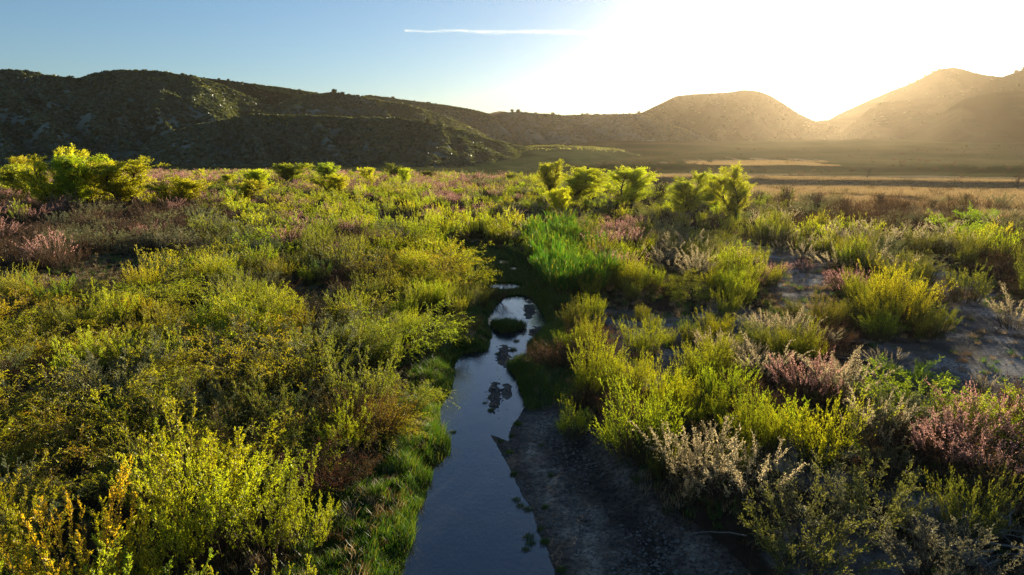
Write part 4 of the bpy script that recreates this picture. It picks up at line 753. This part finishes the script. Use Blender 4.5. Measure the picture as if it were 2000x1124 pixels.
stones(966, 775, .22, .8, 130, 'gravel of the bar in midstream', 1); stones(1052, 650, .35, .45, 90, 'dark pebbles at the right water edge by the islet', 2); stones(985, 695, .25, .9, 110, 'pebble strip running below the islet', 3); stones(1034, 608, .2, .5, 50, 'pebbles on the dark spit at the pool head', 4)
# ------------------------------------------------------------------ contrail
m, n, l = newmat('contrail_ice'); out = n.new('ShaderNodeOutputMaterial'); tc = n.new('ShaderNodeTexCoord')
mp = n.new('ShaderNodeMapping'); mp.inputs['Scale'].default_value = (1 / 160, 1 / 40, 1 / 40); l.new(tc.outputs['Object'], mp.inputs[0]); nz = noise_n(n, l, mp.outputs[0], 1., 5, .6)
lw = n.new('ShaderNodeLayerWeight'); lw.inputs[0].default_value = .5; fc = mth(n, l, 'SUBTRACT', 1., lw.outputs['Facing']); al = mth(n, l, 'MULTIPLY', mth(n, l, 'POWER', fc, 2.6), ramp(n, l, nz, [(.36, .04), (.70, .24)]))
d = n.new('ShaderNodeBsdfDiffuse'); d.inputs[0].default_value = (1, 1, 1, 1); t = n.new('ShaderNodeBsdfTranslucent'); t.inputs[0].default_value = (1, 1, 1, 1); ad = n.new('ShaderNodeMixShader'); ad.inputs[0].default_value = .5; l.new(d.outputs[0], ad.inputs[1]); l.new(t.outputs[0], ad.inputs[2])
tr = n.new('ShaderNodeBsdfTransparent'); mx = n.new('ShaderNodeMixShader'); l.new(al, mx.inputs[0]); l.new(tr.outputs[0], mx.inputs[1]); l.new(ad.outputs[0], mx.inputs[2]); l.new(mx.outputs[0], out.inputs[0])
def sky_pt(px, py, D):
    dx, dy, dz = ray(px, py); k = D / math.hypot(dx, dy); return np.array([dx * k, dy * k, H + dz * k])
p0 = sky_pt(790, 60, 7600); p1 = sky_pt(1480, 69, 8600); K = 160; tt = np.linspace(0, 1, K + 1)[:, None]; P = p0 + (p1 - p0) * tt; P[:, 2] += 14 * (fbm(tt[:, 0] * 14, tt[:, 0] * 0, 3, 4) - .5) * 2
V, Fq = tubes(P[None], np.array([1.]), np.array([1.]), 14); w_ = (8 + 24 * np.sin(np.pi * np.clip(tt[:, 0] * .9 + .06, 0, 1)) ** .8) * (.45 + 1.1 * fbm(tt[:, 0] * 40, tt[:, 0] * 0, 4, 8)); V = np.repeat(P, 14, 0) + (V - np.repeat(P, 14, 0)) * np.repeat(w_, 14)[:, None]
c0 = V.mean(0); o = obj('contrail', build_mesh('contrail', V - c0, Fq, [m], smooth=True)); o.location = c0; tag(o, 'thin white contrail high in the sky left of the sun glow', 'contrail')
# ------------------------------------------------------------------ air
HAZE = .000052
me = bpy.data.meshes.new('haze'); x0, x1, y0, y1, z0, z1 = -4400, 4400, -4400, 4400, -60, 330
me.from_pydata([(x0,y0,z0),(x1,y0,z0),(x1,y1,z0),(x0,y1,z0),(x0,y0,z1),(x1,y0,z1),(x1,y1,z1),(x0,y1,z1)], [], [(0,3,2,1),(4,5,6,7),(0,1,5,4),(1,2,6,5),(2,3,7,6),(3,0,4,7)])
m, n, l = newmat('haze_air'); out = n.new('ShaderNodeOutputMaterial'); pv = n.new('ShaderNodeVolumePrincipled'); pv.inputs['Color'].default_value = (.52, .41, .29, 1); pv.inputs['Density'].default_value = HAZE; pv.inputs['Anisotropy'].default_value = .74; l.new(pv.outputs[0], out.inputs['Volume']); me.materials.append(m)
o = obj('haze', me); tag(o, 'thin morning haze over the valley', None, None, 'stuff')
# ------------------------------------------------------------------ sky, sun, camera
w = bpy.data.worlds.new('World'); S.world = w; w.use_nodes = True; n = w.node_tree.nodes; l = w.node_tree.links; n.clear()
out = n.new('ShaderNodeOutputWorld'); bg = n.new('ShaderNodeBackground'); sk = n.new('ShaderNodeTexSky'); sk.sky_type = 'NISHITA'; sk.sun_disc = False; sk.sun_elevation = SUN_EL; sk.sun_rotation = SUN_AZ; sk.altitude = 300; sk.air_density = 1.; sk.dust_density = .2; sk.ozone_density = 3.4
sd = Vector((math.sin(SUN_AZ) * math.cos(SUN_EL), math.cos(SUN_AZ) * math.cos(SUN_EL), math.sin(SUN_EL)))
tc = n.new('ShaderNodeTexCoord'); vm = n.new('ShaderNodeVectorMath'); vm.operation = 'DOT_PRODUCT'; l.new(tc.outputs['Generated'], vm.inputs[0]); vm.inputs[1].default_value = sd
dt = mth(n, l, 'MAXIMUM', vm.outputs['Value'], 0.)
gl = mth(n, l, 'ADD', mth(n, l, 'MULTIPLY', mth(n, l, 'POWER', dt, 85.), 15.), mth(n, l, 'MULTIPLY', mth(n, l, 'POWER', dt, 260.), 14.))
vs = n.new('ShaderNodeVectorMath'); vs.operation = 'SCALE'; vs.inputs[0].default_value = (1., .95, .86); l.new(gl, vs.inputs['Scale']); va = n.new('ShaderNodeVectorMath'); va.operation = 'ADD'; l.new(sk.outputs[0], va.inputs[0]); l.new(vs.outputs[0], va.inputs[1])
l.new(va.outputs[0], bg.inputs[0]); bg.inputs[1].default_value = .062; l.new(bg.outputs[0], out.inputs[0])
ld = bpy.data.lights.new('sun', 'SUN'); ld.energy = 5.; ld.angle = R(.5); ld.color = (1., .88, .62); lo = bpy.data.objects.new('sun', ld); COL.objects.link(lo); lo.rotation_euler = sd.to_track_quat('Z', 'Y').to_euler()
cd = bpy.data.cameras.new('camera'); cam = bpy.data.objects.new('camera', cd); COL.objects.link(cam); S.camera = cam; cam.location = (0, 0, H); cam.rotation_euler = (math.pi / 2 - PITCH, 0, 0); cd.sensor_width = 36; cd.lens = 36 * F / 2000; cd.clip_start = .1; cd.clip_end = 20000
S.view_settings.view_transform = 'Standard'; S.view_settings.look = 'None'; S.view_settings.exposure = 1.5; S.view_settings.gamma = 1
cy = S.cycles; cy.max_bounces = 6; cy.diffuse_bounces = 2; cy.glossy_bounces = 2; cy.transmission_bounces = 3; cy.transparent_max_bounces = 8; cy.volume_bounces = 0; cy.sample_clamp_indirect = 6; cy.use_denoising = True; cy.denoising_prefilter = 'NONE'; cy.use_adaptive_sampling = False; cy.caustics_reflective = False; cy.caustics_refractive = False
